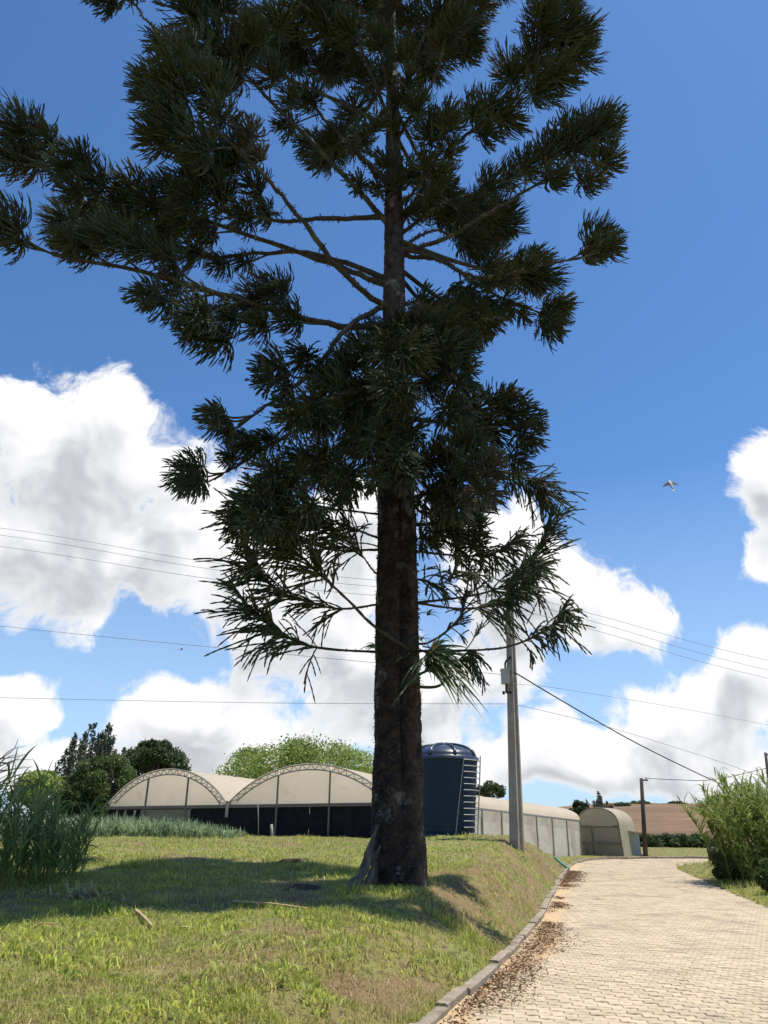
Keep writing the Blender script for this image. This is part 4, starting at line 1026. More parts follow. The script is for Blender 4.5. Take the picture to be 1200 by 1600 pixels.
for r0, r1 in rows:
    for c0, c1 in zip(cols[:-1], cols[1:]):
        g = G(); e = .012
        def q(c, h): w = ins_ * .6 * h; return tp(w + (TW - 2 * w) * c, ZS * h, .02)
        g.quad(q(c0 + e, r0 + e), q(c1 - e, r0 + e), q(c1 - e, r1 - e), q(c0 + e, r1 - e)); g.build('mesh_panel', MT['meshcloth'], tun)
g = G(); g.tube([tp(s, z, -.02) for s, z in prof], .035, 6); g.build('arch_hoop', MT['darksteel'], tun)
for zz in (.42, .95):
    g = G(); w = ins_ * .6 * zz; g.bar(tp(w, ZS * zz, -.03), tp(TW - w, ZS * zz, -.03), .07, .09); g.build('cross_rail', MT['darksteel'], tun)
for cc in (.24, .36):
    g = G(); g.bar(tp(TW * cc, 0, -.03), tp(TW * cc, ZS * (.42 if cc < .3 else .93), -.03), .05); g.build('door_post', MT['darksteel'], tun)
g = G(); V = []; pr = prof
for k in range(8):
    bk = k * TLEN / 7; V += [tuple(tp(s + (s - TW / 2) * .02, z + .02 - .03 * math.sin(k * 1.6) ** 2, bk)) for s, z in pr]
m_ = len(pr); i, j = np.meshgrid(np.arange(7), np.arange(m_ - 1), indexing='ij'); b0 = i * m_ + j
g.add(V, np.stack([b0, b0 + 1, b0 + m_ + 1, b0 + m_], -1).reshape(-1, 4)); g.build('cover_film', MT['olivefilm'], tun, smooth=True)
g = G(); V = [tuple(tp(s, z, TLEN)) for s, z in prof]; g.add(V, [list(range(len(V)))]); g.build('back_panel', MT['olivefilm'], tun)

# small shed peeping out behind the tunnel
MT['shedwall'] = material('pale_shed_wall', (.40, .47, .48), (.34, .40, .40), 3, .8)
MT['shedroof'] = material('grey_sheet_roof', (.38, .37, .35), (.28, .27, .25), 2, .6, metal=.3)
sA, sB = P(994, 1338, 46.5), P(1004, 1338, 46.0)
shed = empty('shed', (sA.x, sA.y, hz(sA.x, sA.y)), 'little pale shed with grey sheet roof behind the tunnel greenhouse', 'shed')
sw_ = Vector((sB.x, sB.y, 0)); gz_ = hz(sA.x, sA.y)
zt_ = P(1000, 1303, 46.2).z
g = G(); g.box((sB.x - 1.1, sB.y + 1.4, (gz_ + zt_) / 2 - .1), (2.2, 2.4, zt_ - gz_ + .2)); g.build('wall', MT['shedwall'], shed)
g = G()
for k in range(14):
    x0 = sB.x - 2.5 + k * .24
    for (a, b, h) in ((0, .12, .0), (.12, .24, .03)):
        g.quad((x0 + a, sB.y - .3, zt_ + .35 - .12 * k * .24 + h), (x0 + b, sB.y - .3, zt_ + .35 - .12 * (k * .24 + .1) + h), (x0 + b, sB.y + 2.9, zt_ + .35 - .12 * (k * .24 + .1) + h), (x0 + a, sB.y + 2.9, zt_ + .35 - .12 * k * .24 + h))
g.build('roof', MT['shedroof'], shed)
g = G(); g.box((sB.x - 1.1, sB.y + .185, gz_ + .8), (.7, .03, 1.6)); g.build('door', MT['darksteel'], shed)

# ------------------------------------------------------------------ water tank
TKY = 27.0
kb = P(697, 1304, TKY); kz = hz(kb.x, TKY) - .12
ktop = P(700, 1186, TKY).z; kapex = P(700, 1164, TKY).z
krb, krt = 44 * depth(kb) / F_PX, 51 * depth(P(700, 1186, TKY)) / F_PX
tank = empty('water_tank', (kb.x, TKY, kz), 'large dark blue plastic water tank with ribbed dome lid', 'water tank')
pr = []; nr = 15
for k in range(nr * 6 + 1):
    t = k / (nr * 6); z = kz + (ktop - kz) * t; r = krb + (krt - krb) * t
    pr.append((r + .016 * abs(math.sin(math.pi * nr * t)) - .01, z))
g = G(); g.lathe(pr, 64, (kb.x, TKY, 0)); g.build('tank_body', MT['tank'], tank, smooth=True)
dome = [(krt + .05, ktop - .06), (krt + .05, ktop + .03), (krt - .02, ktop + .06)] + [((krt - .02) * math.cos(a), ktop + .06 + (kapex - ktop - .06) * math.sin(a)) for a in np.linspace(.12, math.pi / 2 - .02, 14)]
g = G(); g.lathe(dome, 64, (kb.x, TKY, 0)); lid = g.build('lid', MT['lid'], tank, smooth=True)
for k in range(8):
    an = k * math.pi / 4 + .25; c_, s__ = math.cos(an), math.sin(an)
    g = G(); g.tube([(kb.x + c_ * (r + .0), TKY + s__ * r, z + .02) for r, z in dome[2:]], [.055] * (len(dome) - 2), 6); g.build('lid_rib', MT['lid'], lid, smooth=True)
g = G(); g.lathe([(0, kapex + .05), (.22, kapex + .05), (.25, kapex - .05)], 24, (kb.x, TKY, 0)); g.build('hatch', MT['lid'], lid, smooth=True)
# ladder bolted to the right flank
def tank_pt(az, z, off): 
    r = np.interp(z, [kz, ktop], [krb, krt]) + off; return Vector((kb.x + r * math.cos(az), TKY + r * math.sin(az), z))
lad = G(); zl0, zl1 = kz + .05, ktop + .1
z_ = np.linspace(zl0, zl1, 5)
azr, azl0, azl1 = R(-8), R(-82), R(-66)
ladder = empty('unused', (0, 0, 0), '', '') if False else None
g = G(); g.tube([tank_pt(azr, z, .10) for z in z_], .022, 6); g2 = g.build('ladder', MT['alu'], tank)
azl = lambda z: R(-78) + R(16) * (z - zl0) / (zl1 - zl0)
g = G(); g.tube([tank_pt(azl(z) , z, .09) for z in np.linspace(zl0, zl1, 9)], .014, 5); g.build('ladder_rail', MT['alu'], g2)
for k in range(13):
    z = zl0 + .12 + k * (zl1 - zl0 - .3) / 12; a0 = azl(z) + R(16) * (1 - k / 12); g = G()
    g.tube([tank_pt(a, z, .075) for a in np.linspace(a0, azr, 9)], .016, 5); g.build('ladder_rung', MT['alu'], g2)
g = G(); g.tube([tank_pt(R(-60), kz + .3, .0), tank_pt(R(-60), kz + .3, .25), tank_pt(R(-60), kz + .02, .28)], .05, 8); g.build('outlet_pipe', MT['black'], tank)

# ------------------------------------------------------------------ poles and wires
def h_pole(px, py, Y, py_top, px_top, wb, wt, rz):
    b = P(px, py, Y); b.z = hz(b.x, b.y) - .3; t = P(px_top, py_top, Y)
    o = empty('concrete_pole', (b.x, b.y, hz(b.x, b.y)), 'tall grey concrete utility pole with meter box on the bank edge', 'utility pole')
    out = [(-.5, -.38), (-.28, -.38), (-.20, -.16), (.20, -.16), (.28, -.38), (.5, -.38), (.5, .38), (.28, .38), (.20, .16), (-.20, .16), (-.28, .38), (-.5, .38)]
    g = G(); V = []
    K = 14
    for k in range(K):
        f = k / (K - 1); c = b.lerp(t, f); w = wb + (wt - wb) * f
        for x, y in out: V.append((c.x + w * (x * math.cos(rz) - y * math.sin(rz)), c.y + w * (x * math.sin(rz) + y * math.cos(rz)), c.z))
    m = len(out); i, j = np.meshgrid(np.arange(K - 1), np.arange(m), indexing='ij'); j2 = (j + 1) % m
    g.add(V, np.stack([i * m + j, i * m + j2, (i + 1) * m + j2, (i + 1) * m + j], -1).reshape(-1, 4), [list(range((K - 1) * m, K * m))])
    g.build('shaft', MT['concrete'], o)
    return o, b, t
PY_ = 22.0
pole, pb, pt_ = h_pole(807, 1314, PY_, 905, 795, .36, .19, R(52))
bc = P(789.5, 1058, PY_ - .18); bs = depth(bc) / F_PX
g = G(); g.box(bc, (12 * bs, .22, 21 * bs)); bxo = g.build('meter_box', MT['boxgrey'], pole)
g = G(); g.box(bc + Vector((0, -.008, 11 * bs)), (14 * bs, .26, 2 * bs)); g.build('box_lid', MT['boxgrey'], bxo)
g = G(); p1, p2, p3 = P(790, 1049, PY_ - .18), P(790, 1034, PY_ - .18), P(800, 1026, PY_ - .1); g.tube(catmull([p1, p2, p3], 8), .03, 6); g.build('conduit', MT['black'], pole)
g = G(); g.tube([P(791, 1069, PY_ - .18), P(791, 1082, PY_ - .18), P(800, 1082, PY_ - .1)], .035, 6); g.build('conduit', MT['black'], pole)
g = G(); g.tube([P(787, 1080, PY_ - .18), P(787, 1085, PY_ - .18)], .04, 6); g.build('conduit_end', MT['black'], pole)
for k, yy in enumerate((925, 935, 948)):
    q = P(796, yy, PY_ - .16); g = G(); g.lathe([(0, -.09), (.05, -.09), (.07, -.03), (.04, 0), (.07, .03), (.05, .09), (0, .09)], 12, q); g.build('insulator', MT['boxgrey'], pole, smooth=True)

def wire(pts, rad, label, cat='wire', name='power_wire', mat='wire', group='overhead wires', sag=0.0):
    cv = catmull(pts, 40)
    t = np.linspace(0, 1, 40); cv[:, 2] -= sag * 4 * t * (1 - t)
    g = G(); g.tube(cv, rad, 5); o = g.build(name, MT[mat], smooth=True); o['label'] = label; o['category'] = cat; o['group'] = group
    return o
LW = [(825, 925, 'topmost of the three close wires left of the araucaria'), (836, 935, 'middle of the three close wires left of the araucaria'), (854, 948, 'lowest of the three close wires left of the araucaria')]
for (y0, y1, lb) in LW:
    a = P(-420, y0 - 45, 30); wire([a, P(0, y0, 27), P(360, y0 + (y1 - y0) * .58, 24.4), P(797, y1, PY_ - .2)], .0075, 'thin grey power wire, ' + lb)
RW = [(925, 1032, 'topmost of the wires running right from the concrete pole top'), (935, 1047, 'second of the wires running right from the concrete pole top'), (948, 1060, 'third of the wires running right from the concrete pole top')]
for (y0, y1, lb) in RW:
    wire([P(797, y0, PY_ - .2), P(950, y0 + (y1 - y0) * .38, 25), P(1200, y1, 30), P(1700, y1 + 110, 40)], .0075, 'thin grey power wire, ' + lb)
wire([P(-420, 930, 30), P(0, 978, 27), P(380, 1016, 24.5), P(785, 1054, PY_ - .25)], .008, 'thin wire ending at the meter box from the left')
wire([P(-420, 1078, 32), P(0, 1090, 28), P(400, 1098, 25), P(800, 1100, PY_ - .2)], .0075, 'lowest thin wire left of the araucaria trunk, nearly level')
wire([P(803, 1100, PY_ - .2), P(950, 1136, 25), P(1130, 1192, 29), P(1230, 1230, 31)], .0075, 'lowest thin wire right of the concrete pole, sloping to the reeds')
wire([P(800, 1068, PY_ - .2), P(900, 1080, 24), P(1200, 1133, 30), P(1700, 1240, 40)], .006, 'faint wire right of the meter box crossing the low clouds')
wire([P(803, 1050, PY_ - .2), P(890, 1102, 25), P(1000, 1164, 29), P(1115, 1220, 33), P(1190, 1252, 36)], .021, 'thick black service cable sloping down to the right from the pole', 'cable', 'service_cable', 'black')

def round_pole(name, px, py, Y, px2, py2, r0, r1, label):
    b = P(px, py, Y); z = hz(b.x, b.y); t = P(px2, py2, Y); o = empty(name, (b.x, b.y, z), label, 'utility pole')
    b.z = z - .3; g = G(); g.tube([b, b.lerp(t, .5), t], [r0, (r0 + r1) / 2, r1], 10); g.build('shaft', MT['darkpole'], o, smooth=True)
    g = G(); g.bar(t + Vector((-.05, 0, -.1)), t + Vector((.35, 0, -.1)), .07); g.build('bracket', MT['darkpole'], o)
    g = G(); g.lathe([(0, -.06), (.045, -.05), (.03, 0), (.045, .05), (0, .06)], 10, t + Vector((.25, 0, 0))); g.build('insulator', MT['boxgrey'], o, smooth=True)
    return o, t
dp, dt_ = round_pole('timber_pole', 1008, 1337, 43.0, 1002, 1216, .13, .09, 'thin dark timber pole beside the little shed')
rp, rt_ = round_pole('timber_pole', 1208, 1300, 40.0, 1196, 1176, .10, .07, 'dark pole top rising behind the reeds at the right edge')
wire([dt_ + Vector((.25, 0, 0)), P(1060, 1218.5, 42), P(1115, 1218, 41.2), rt_ + Vector((.2, 0, -.7))], .016, 'level dark wire between the timber pole and the reeds', mat='black')
# squat dark post by the verge
pst = P(1113, 1334, 36.5); pz_ = hz(pst.x, pst.y)
g = G(); g.lathe([(0, pz_ - .1), (.20, pz_ - .1), (.19, pz_ + .4), (.21, pz_ + .42), (.21, pz_ + .60), (.12, pz_ + .66), (0, pz_ + .67)], 16, (pst.x, pst.y, 0))
o = g.build('drum', MT['black'], smooth=True); o['label'] = 'squat dark drum standing at the verge beyond the road bend'; o['category'] = 'drum'
# stakes by the net wall
for (px, y0, y1, r, lb) in ((425, 1288, 1310, .07, 'short white stake in the grass before the black net'), (404, 1252, 1310, .018, 'thin pale pole leaning against the black net'),):
    a, b = P(px, y1, 37.5), P(px - 1, y0, 37.5); a.z = hz(a.x, a.y) - .1
    g = G(); g.tube([a, a.lerp(b, .5) + Vector((.01, 0, 0)), b], [r, r * .95, r * .9], 8); o = g.build('stake', MT['concrete'], smooth=True); o['label'] = lb; o['category'] = 'stake'

# ------------------------------------------------------------------ plants
MT['eleph'] = material('elephant_grass_leaf', (.16, .235, .07), (.25, .32, .105), 2.5, .5, trans=.4, island=.35, objrand=.15, spec=.4, c3=(.28, .25, .12), s3=1.2, fac3=.63)
MT['culm'] = material('grass_culm', (.16, .19, .07), (.22, .20, .09), 4, .7)
MT['reed'] = material('reed_leaf', (.16, .225, .05), (.27, .32, .08), 2.5, .6, trans=.42, island=.4, objrand=.15, c3=(.34, .29, .15), s3=1.5, fac3=.60)
MT['crop'] = material('crop_leaf', (.19, .28, .14), (.27, .35, .19), 1.5, .6, trans=.3, island=.3)
MT['deadwood'] = material('dead_wood', (.075, .06, .046), (.19, .16, .125), 9, .95, .8, 30, stretch=(1, 1, .25))
MT['brom'] = material('bromeliad_leaf', (.09, .14, .05), (.15, .19, .075), 5, .45, trans=.2, objrand=.4, spec=.5)
MT['dark_soil_and_shade'] = material('dark_soil_and_shade', (.045, .032, .022), (.08, .058, .04), 12, .95, .8, 40)  # mound soil, also colours the heap that stands in for shadow
MT['teal'] = material('teal_pipe', (.06, .22, .20), (.10, .26, .23), 8, .5)
def leafmat(n, a, b, c): return material(n, a, b, .35, .6, trans=.28, island=.38, c3=c, s3=.22, fac3=.52)
MT['leaf_dark'] = leafmat('dark_tree_leaf', (.038, .066, .022), (.066, .10, .032), (.095, .135, .045))
MT['leaf_mid'] = leafmat('mid_tree_leaf', (.06, .10, .028), (.10, .145, .04), (.14, .185, .06))
MT['leaf_light'] = leafmat('light_tree_leaf', (.24, .32, .07), (.31, .385, .10), (.17, .235, .05))
MT['leaf_grey'] = leafmat('grey_tree_leaf', (.075, .095, .060), (.105, .125, .08), (.055, .07, .045))
MT['woody'] = material('tree_bark', (.09, .07, .05), (.14, .11, .085), 4, .95, .6, 20)

def on_ground(px, py):
    d = ray(px, py); Y = np.concatenate([np.linspace(3.5, 30, 1200), np.linspace(30, 60, 300)]); k = Y / d.y
    h = height(d.x * k, Y); zz = EYE + d.z * k; i = int(np.argmax(zz < h)) if (zz < h).any() else len(Y) - 1
    return Vector((d.x * k[i], Y[i], float(h[i])))

def ribbons(pts, wid, upv=None):
    """pts (N,K,3), wid (N,K): strap leaves with a raised midrib"""
    N_, K, _ = pts.shape
    t = np.gradient(pts, axis=1); t /= np.linalg.norm(t, axis=2, keepdims=True) + 1e-9
    up = np.zeros_like(t); up[...] = (0, 0, 1) if upv is None else upv; up = up + RNG.normal(0, .25, (N_, 1, 3))
    sd = np.cross(t, up); sd /= np.linalg.norm(sd, axis=2, keepdims=True) + 1e-9
    nm = np.cross(sd, t)
    V = np.stack([pts - sd * wid[..., None] / 2 + nm * wid[..., None] * .18, pts, pts + sd * wid[..., None] / 2 + nm * wid[..., None] * .18], 2)
    n, k, j = np.meshgrid(np.arange(N_), np.arange(K - 1), np.arange(2), indexing='ij'); b = n * K * 3 + k * 3 + j
    return V.reshape(-1, 3), np.stack([b, b + 1, b + 4, b + 3], -1).reshape(-1, 4)

def arch_leaves(p0, az, tilt, ln, wid, droop, K=7, upv=None):
    t = np.linspace(0, 1, K); n = len(ln)
    d = np.stack([np.cos(az) * np.sin(tilt), np.sin(az) * np.sin(tilt), np.cos(tilt)], 1)
    pts = p0[:, None] + d[:, None] * (ln[:, None] * t)[..., None]
    pts[..., 0] += (np.cos(az) * droop * ln)[:, None] * t ** 2 * .45; pts[..., 1] += (np.sin(az) * droop * ln)[:, None] * t ** 2 * .45
    pts[..., 2] -= (droop * ln)[:, None] * t ** 2.2
    w = wid[:, None] * np.interp(t, [0, .15, .5, .85, 1], [.55, 1, .9, .4, .04])[None]
    return ribbons(pts, w, upv)

def cane_meshes(nvar, hgt, nl, ln, wid, mat, seed, lean=0.0, tilt=(.25, .8), droop=(.3, 1.1), culm=.012):
    res = []
    for v in range(nvar):
        rg = np.random.default_rng(seed + v); g = G(); h = hgt * rg.uniform(.8, 1.15)
        lx, ly = rg.normal(lean, .12), rg.normal(0, .12); tt = np.linspace(0, 1, 7)
        cv = np.stack([lx * h * tt ** 1.6, ly * h * tt ** 1.6, h * tt * .78], 1); g.tube(cv, np.linspace(culm, culm * .4, 7), 5)
        u = np.sort(rg.uniform(.08, 1, nl)); p0 = np.stack([np.interp(u, tt, cv[:, k]) for k in range(3)], 1)
        az = rg.uniform(0, 6.28, nl); V, F_ = arch_leaves(p0, az, rg.uniform(*tilt, nl) * (1.15 - .5 * u), ln * rg.uniform(.6, 1.15, nl), wid * rg.uniform(.7, 1.2, nl), rg.uniform(*droop, nl))
        g.add(V, F_); me = g.mesh('stalk', True); me.materials.append(mat); res.append(me)
    return res

# tall elephant grass at the left edge
cz = on_ground(52, 1392)
clump = empty('elephant_grass', cz, 'big clump of tall elephant grass at the left edge of the lawn', 'grass clump')
cm = cane_meshes(7, 1.55, 22, .95, .036, MT['eleph'], 900, tilt=(.15, .6), droop=(.25, .9))
for k in range(95):
    an = rb.uniform(0, 6.28); r = math.sqrt(rb.random()); x = cz.x - 1.15 + math.cos(an) * r * 1.4; y = cz.y + .9 + math.sin(an) * r * 1.3
    o = link('stalk', cm[k % 7], None, clump); z = hz(x, y)
    o.location = Vector((x, y, z - .03)) - clump.location; o.rotation_euler = (rb.gauss(0, .07), rb.gauss(0, .09) + .12 * (x - cz.x + 1.0), rb.uniform(0, 6.28)); 
    o.scale = [rb.uniform(.78, 1.05) * (1.0 - .30 * max(0, (x - cz.x + .9)))] * 3
# reeds over the right verge
rz_ = on_ground(1192, 1378)
reeds = empty('reed_clump', rz_, 'tall leaning reed thicket on the right verge of the road', 'reeds')
cm = cane_meshes(7, 2.75, 60, .60, .034, MT['reed'], 950, lean=-.08, tilt=(.25, .8), droop=(.2, .9), culm=.014)
for k in range(120):
    x = rz_.x + rb.uniform(-.55, 3.2); y = rz_.y + rb.uniform(-.6, 2.6)
    o = link('stalk', cm[k % 7], None, reeds); o.location = Vector((x, y, hz(x, y) - .03)) - reeds.location
    o.rotation_euler = (rb.gauss(0, .06), rb.gauss(-.05, .08), rb.uniform(-.5, .5)); o.scale = [rb.uniform(.85, 1.2) * (1.0 if x < rz_.x + .2 else 1.12)] * 3

# strip of young strap leaved crop before the first greenhouse bay
g = G(); n = 560
cy = RNG.uniform(29.5, 36.5, n); cxp = RNG.uniform(95, 392, n)
cx = (cxp - 600) / F_PX * (cy * .923 + .2)
keep = (cxp < 300) | (RNG.random(n) < (395 - cxp) / 120)
cx, cy = cx[keep], cy[keep]; n = len(cx); chz = height(cx, cy)
hm_ = np.interp((cx / (cy * .923 + .2)) * F_PX + 600, [95, 250, 300, 392], [.95, .95, .85, .5])
idx = np.repeat(np.arange(n), 11); m = len(idx)
p0 = np.stack([cx[idx] + RNG.normal(0, .07, m), cy[idx] + RNG.normal(0, .07, m), chz[idx]], 1)
V, F_ = arch_leaves(p0, RNG.uniform(0, 6.28, m), RNG.uniform(.05, .45, m), RNG.uniform(.65, 1.15, m) * hm_[idx], RNG.uniform(.03, .05, m), RNG.uniform(.1, .7, m))
g.add(V, F_); g.build('crop_plants', MT['crop'], smooth=True, kind='stuff', label='strip of pale green strap leaved crop before the greenhouse', category='crop')

def leaf_cloud(cent, rads, n, size, rg, shell=.55):
    """n small leaves spread through lobes"""
    k = rg.integers(0, len(cent), n); d = rg.normal(0, 1, (n, 3)); d /= np.linalg.norm(d, axis=1, keepdims=True)
    r = shell + (1 - shell) * rg.random(n) ** .6
    r = np.where(rg.random(n) < .10, r * rg.uniform(1.0, 1.45, n), r)
    p = cent[k] + d * rads[k] * r[:, None]
    a = rg.normal(0, 1, (n, 3)) + d * .4; a /= np.linalg.norm(a, axis=1, keepdims=True)
    b = np.cross(a, rg.normal(0, 1, (n, 3))); b /= np.linalg.norm(b, axis=1, keepdims=True)
    s_ = size * rg.uniform(.6, 1.3, n)[:, None]
    V = np.stack([p - a * s_, p - b * s_ * .45, p + a * s_, p + b * s_ * .45], 1).reshape(-1, 3)
    return V, np.arange(n)[:, None] * 4 + np.arange(4)

def bg_tree(name, px, Y, w_px, top, base_px, mat, label, n=5200, size=.20, style='round', seed=1, lobes=26, group='trees behind the greenhouses', flat=.8, cat='tree', low=False):
    rg = np.random.default_rng(seed); b = P(px, base_px, Y); z0 = min(b.z, hz(b.x, b.y)); t = P(px, top, Y); c = depth(t) / F_PX; w = w_px * c / 2; H = t.z - z0
    o = empty(name, (b.x, b.y, z0), label, cat, group)
    g = G()
    g.tube([(b.x, b.y, z0 - .3), (b.x + rg.normal(0, .1), b.y, z0 + H * .35), (b.x + rg.normal(0, .2), b.y, z0 + H * .8)], [w * .09 + .06, w * .06 + .05, .03], 8)
    if low: g = G(); g.tube([(b.x, b.y, z0 - .2), (b.x, b.y, z0 + H * .4)], [.03, .02], 6)
    if style == 'plume':
        V = []; F_ = []; cent = []; rads = []
        for k in range(lobes):
            u = rg.normal(0, .45); hx = b.x + np.clip(u, -1, 1) * w; hh = H * (1 - .42 * min(1, abs(u)) ** 1.2) * rg.uniform(.72, 1.0); hy = b.y + rg.normal(0, w * .4)
            zlo = z0 + hh * .30
            g.tube([(b.x, b.y, z0 + .3 * hh * rg.random()), (hx, hy, zlo), (hx + rg.normal(0, .15), hy, z0 + hh * .97)], [.09, .06, .02], 5)
            for j in range(9):
                f = j / 8; cent.append((hx + rg.normal(0, .12), hy + rg.normal(0, .12), zlo + (z0 + hh - zlo) * f)); rr = .16 + w * .15 * (1 - f) ** .8; rads.append((rr, rr, rr * 1.9))
        V, Fq = leaf_cloud(np.array(cent), np.array(rads), n, size, rg, .1)
    else:
        cent = []; rads = []
        for k in range(lobes):
            d = rg.normal(0, 1, 3); d /= np.linalg.norm(d); d[2] = (abs(d[2]) * 1.0 - .25) if not low else d[2] * 1.3; rr = rg.uniform(.13, .34)
            q = np.array([b.x + d[0] * w * (1 - rr), b.y + d[1] * w * (1 - rr), z0 + H * ((.62 - .12 * (1 - flat)) if not low else .48) + d[2] * H * (.38 if not low else .36) * (1 - rr * .6)])
            q[2] = min(q[2], z0 + H - rr * w * .62)
            cent.append(q); rads.append((rr * w, rr * w, rr * w * flat))
            g.tube([(b.x, b.y, z0 + H * .3), tuple(q - (q - np.array([b.x, b.y, z0 + H * .3])) * .4), tuple(q)], [.07 + .01 * w, .05, .02], 5)
        V, Fq = leaf_cloud(np.array(cent), np.array(rads), n, size, rg)
    g.build('trunk', MT['woody'], o, smooth=True)
    me = mk_mesh('crown', V, [Fq]); link('crown', me, MT[mat], o)
    return o
bg_tree('casuarina_tree', 128, 60, 150, 1122, 1300, 'leaf_grey', 'grey green plumed conifer rising behind the elephant grass', 16000, .12, 'plume', 3, 34)
bg_tree('broadleaf_tree', 228, 66, 118, 1141, 1300, 'leaf_dark', 'dark round broadleaf tree behind the first greenhouse arch', 15000, .15, 'round', 4, 40)
bg_tree('broadleaf_tree', 52, 47, 92, 1193, 1305, 'leaf_light', 'small yellow green tree behind the elephant grass', 7000, .11, 'round', 5, 30)
bg_tree('broadleaf_tree', 148, 49, 112, 1168, 1305, 'leaf_mid', 'bushy dark green tree left of the first greenhouse', 19000, .11, 'round', 6, 60, low=True)
bg_tree('broadleaf_tree', 105, 48, 80, 1215, 1305, 'leaf_dark', 'low dark bush below the plumed conifer', 10000, .11, 'round', 16, 36, low=True)
bg_tree('broadleaf_tree', 468, 78, 270, 1139, 1300, 'leaf_light', 'wide pale green feathery tree above the second greenhouse arch', 26000, .14, 'round', 7, 80, flat=.6)
bg_tree('broadleaf_tree', 310, 82, 40, 1199, 1300, 'leaf_mid', 'small tree top between the two greenhouse arches', 1600, .2, 'round', 8, 10)
bg_tree('broadleaf_tree', 768, 78, 62, 1209, 1300, 'leaf_dark', 'dark tree between the water tank and the concrete pole', 6000, .14, 'round', 9, 26)
bg_tree('broadleaf_tree', 908, 80, 34, 1243, 1300, 'leaf_dark', 'small dark tree left of the tunnel greenhouse top', 3500, .13, 'round', 10, 18)
bg_tree('conifer_tree', 940, 80, 40, 1234, 1300, 'leaf_grey', 'spiky conifer just above the tunnel greenhouse', 4200, .12, 'plume', 11, 14)
for k, (px, Y, w, top, lb) in enumerate(((975, 112, 34, 1253, 'olive bush on the hill crest right of the conifer'), (1000, 116, 40, 1248, 'dark tree on the hill crest right of the timber pole'), (1032, 118, 34, 1257, 'low bush on the hill crest above the ploughed field'),
                                         (1062, 118, 40, 1251, 'rounded tree midway along the hill crest'), (1092, 118, 30, 1256, 'small bush on the hill crest near the reeds'), (1128, 116, 50, 1240, 'dark tree on the hill crest touching the reeds'), (1180, 116, 60, 1246, 'tree on the hill crest behind the reeds'))):
    bg_tree('hill_tree', px, Y, w, top, 1272, 'leaf_mid' if k % 3 else 'leaf_dark', lb, 2600, .2, 'round', 20 + k, 16, 'trees on the hill crest', flat=.6)
# leafy shrub at the foot of the reeds and scrub below the field
bg_tree('shrub', 1150, on_ground(1150, 1374).y, 78, 1322, 1378, 'leaf_dark', 'dark leafy shrub at the foot of the reeds', 9000, .055, 'round', 31, 34, 'verge shrubs', cat='shrub', low=True)
bg_tree('shrub', 1215, 20.5, 60, 1340, 1392, 'leaf_mid', 'green shrub at the right edge below the reeds', 9000, .05, 'round', 32, 34, 'verge shrubs', cat='shrub', low=True)
for k, px in enumerate((1016, 1038, 1062, 1086, 1106)):
    bg_tree('shrub', px, 61.5, 62, 1304 + (k % 2) * 3, 1324, 'leaf_mid' if k % 2 else 'leaf_dark', ['low shrub nearest the timber pole below the ploughed field', 'second low shrub from the timber pole below the field', 'middle low shrub of the row below the ploughed field', 'fourth low shrub from the timber pole below the field', 'last low shrub of the row, nearest the reeds'][k], 3200, .11, 'round', 41 + k, 20, 'shrubs below the field', cat='shrub', low=True)
# bare tree at the left edge
bt = P(-22, 1290, 44); bz = hz(bt.x, bt.y); bare = empty('bare_tree', (bt.x, bt.y, bz), 'leafless twiggy tree at the far left edge', 'tree')
g = G(); H = P(-22, 1165, 44).z - bz; g.tube([(bt.x, bt.y, bz - .2), (bt.x + .1, bt.y, bz + H * .5), (bt.x, bt.y, bz + H * .8)], [.16, .1, .04], 7); g.build('trunk', MT['woody'], bare, smooth=True)
g = G()
for k in range(46):
    z = bz + H * rb.uniform(.35, .85); an = rb.uniform(0, 6.28); L_ = rb.uniform(.8, 2.2); q = Vector((bt.x, bt.y, z)); e = q + Vector((math.cos(an) * L_, math.sin(an) * L_, rb.uniform(.2, 1.2)))
    g.tube(catmull([q, q.lerp(e, .5) + Vector((rb.gauss(0, .15), 0, rb.gauss(0, .15))), e], 6), np.linspace(.035, .010, 6), 4)
g.build('twigs', MT['woody'], bare)

# ------------------------------------------------------------------ epiphytes on the trunk
def strap(p, az, tilt, ln, w, droop):
    V, F_ = arch_leaves(np.array([tuple(p)]), np.array([az]), np.array([tilt]), np.array([ln]), np.array([w]), np.array([droop]), 7, (.4, -.8, .45))
    g = G(); g.add(V, F_); return g
bp = P(668, 1038, TY - .30)
brom_n = 96
brom = empty('bromeliad', bp, 'strappy green bromeliad growing from the right side of the araucaria trunk', 'plant')
for k in range(brom_n):
    az = rb.gauss(-.55, .8); hang = k > 44
    p = bp + Vector((rb.uniform(-.05, .12), rb.uniform(-.08, .08), rb.uniform(-.12, .22)))
    g = strap(p, az, rb.uniform(.5, 1.3) if not hang else rb.uniform(1.1, 1.8), rb.uniform(.40, .74), rb.uniform(.042, .062), rb.uniform(.3, .8) if not hang else rb.uniform(.7, 1.3))
    g.build('leaf', MT['brom'] if k % 9 else MT['straw'], brom, smooth=True)
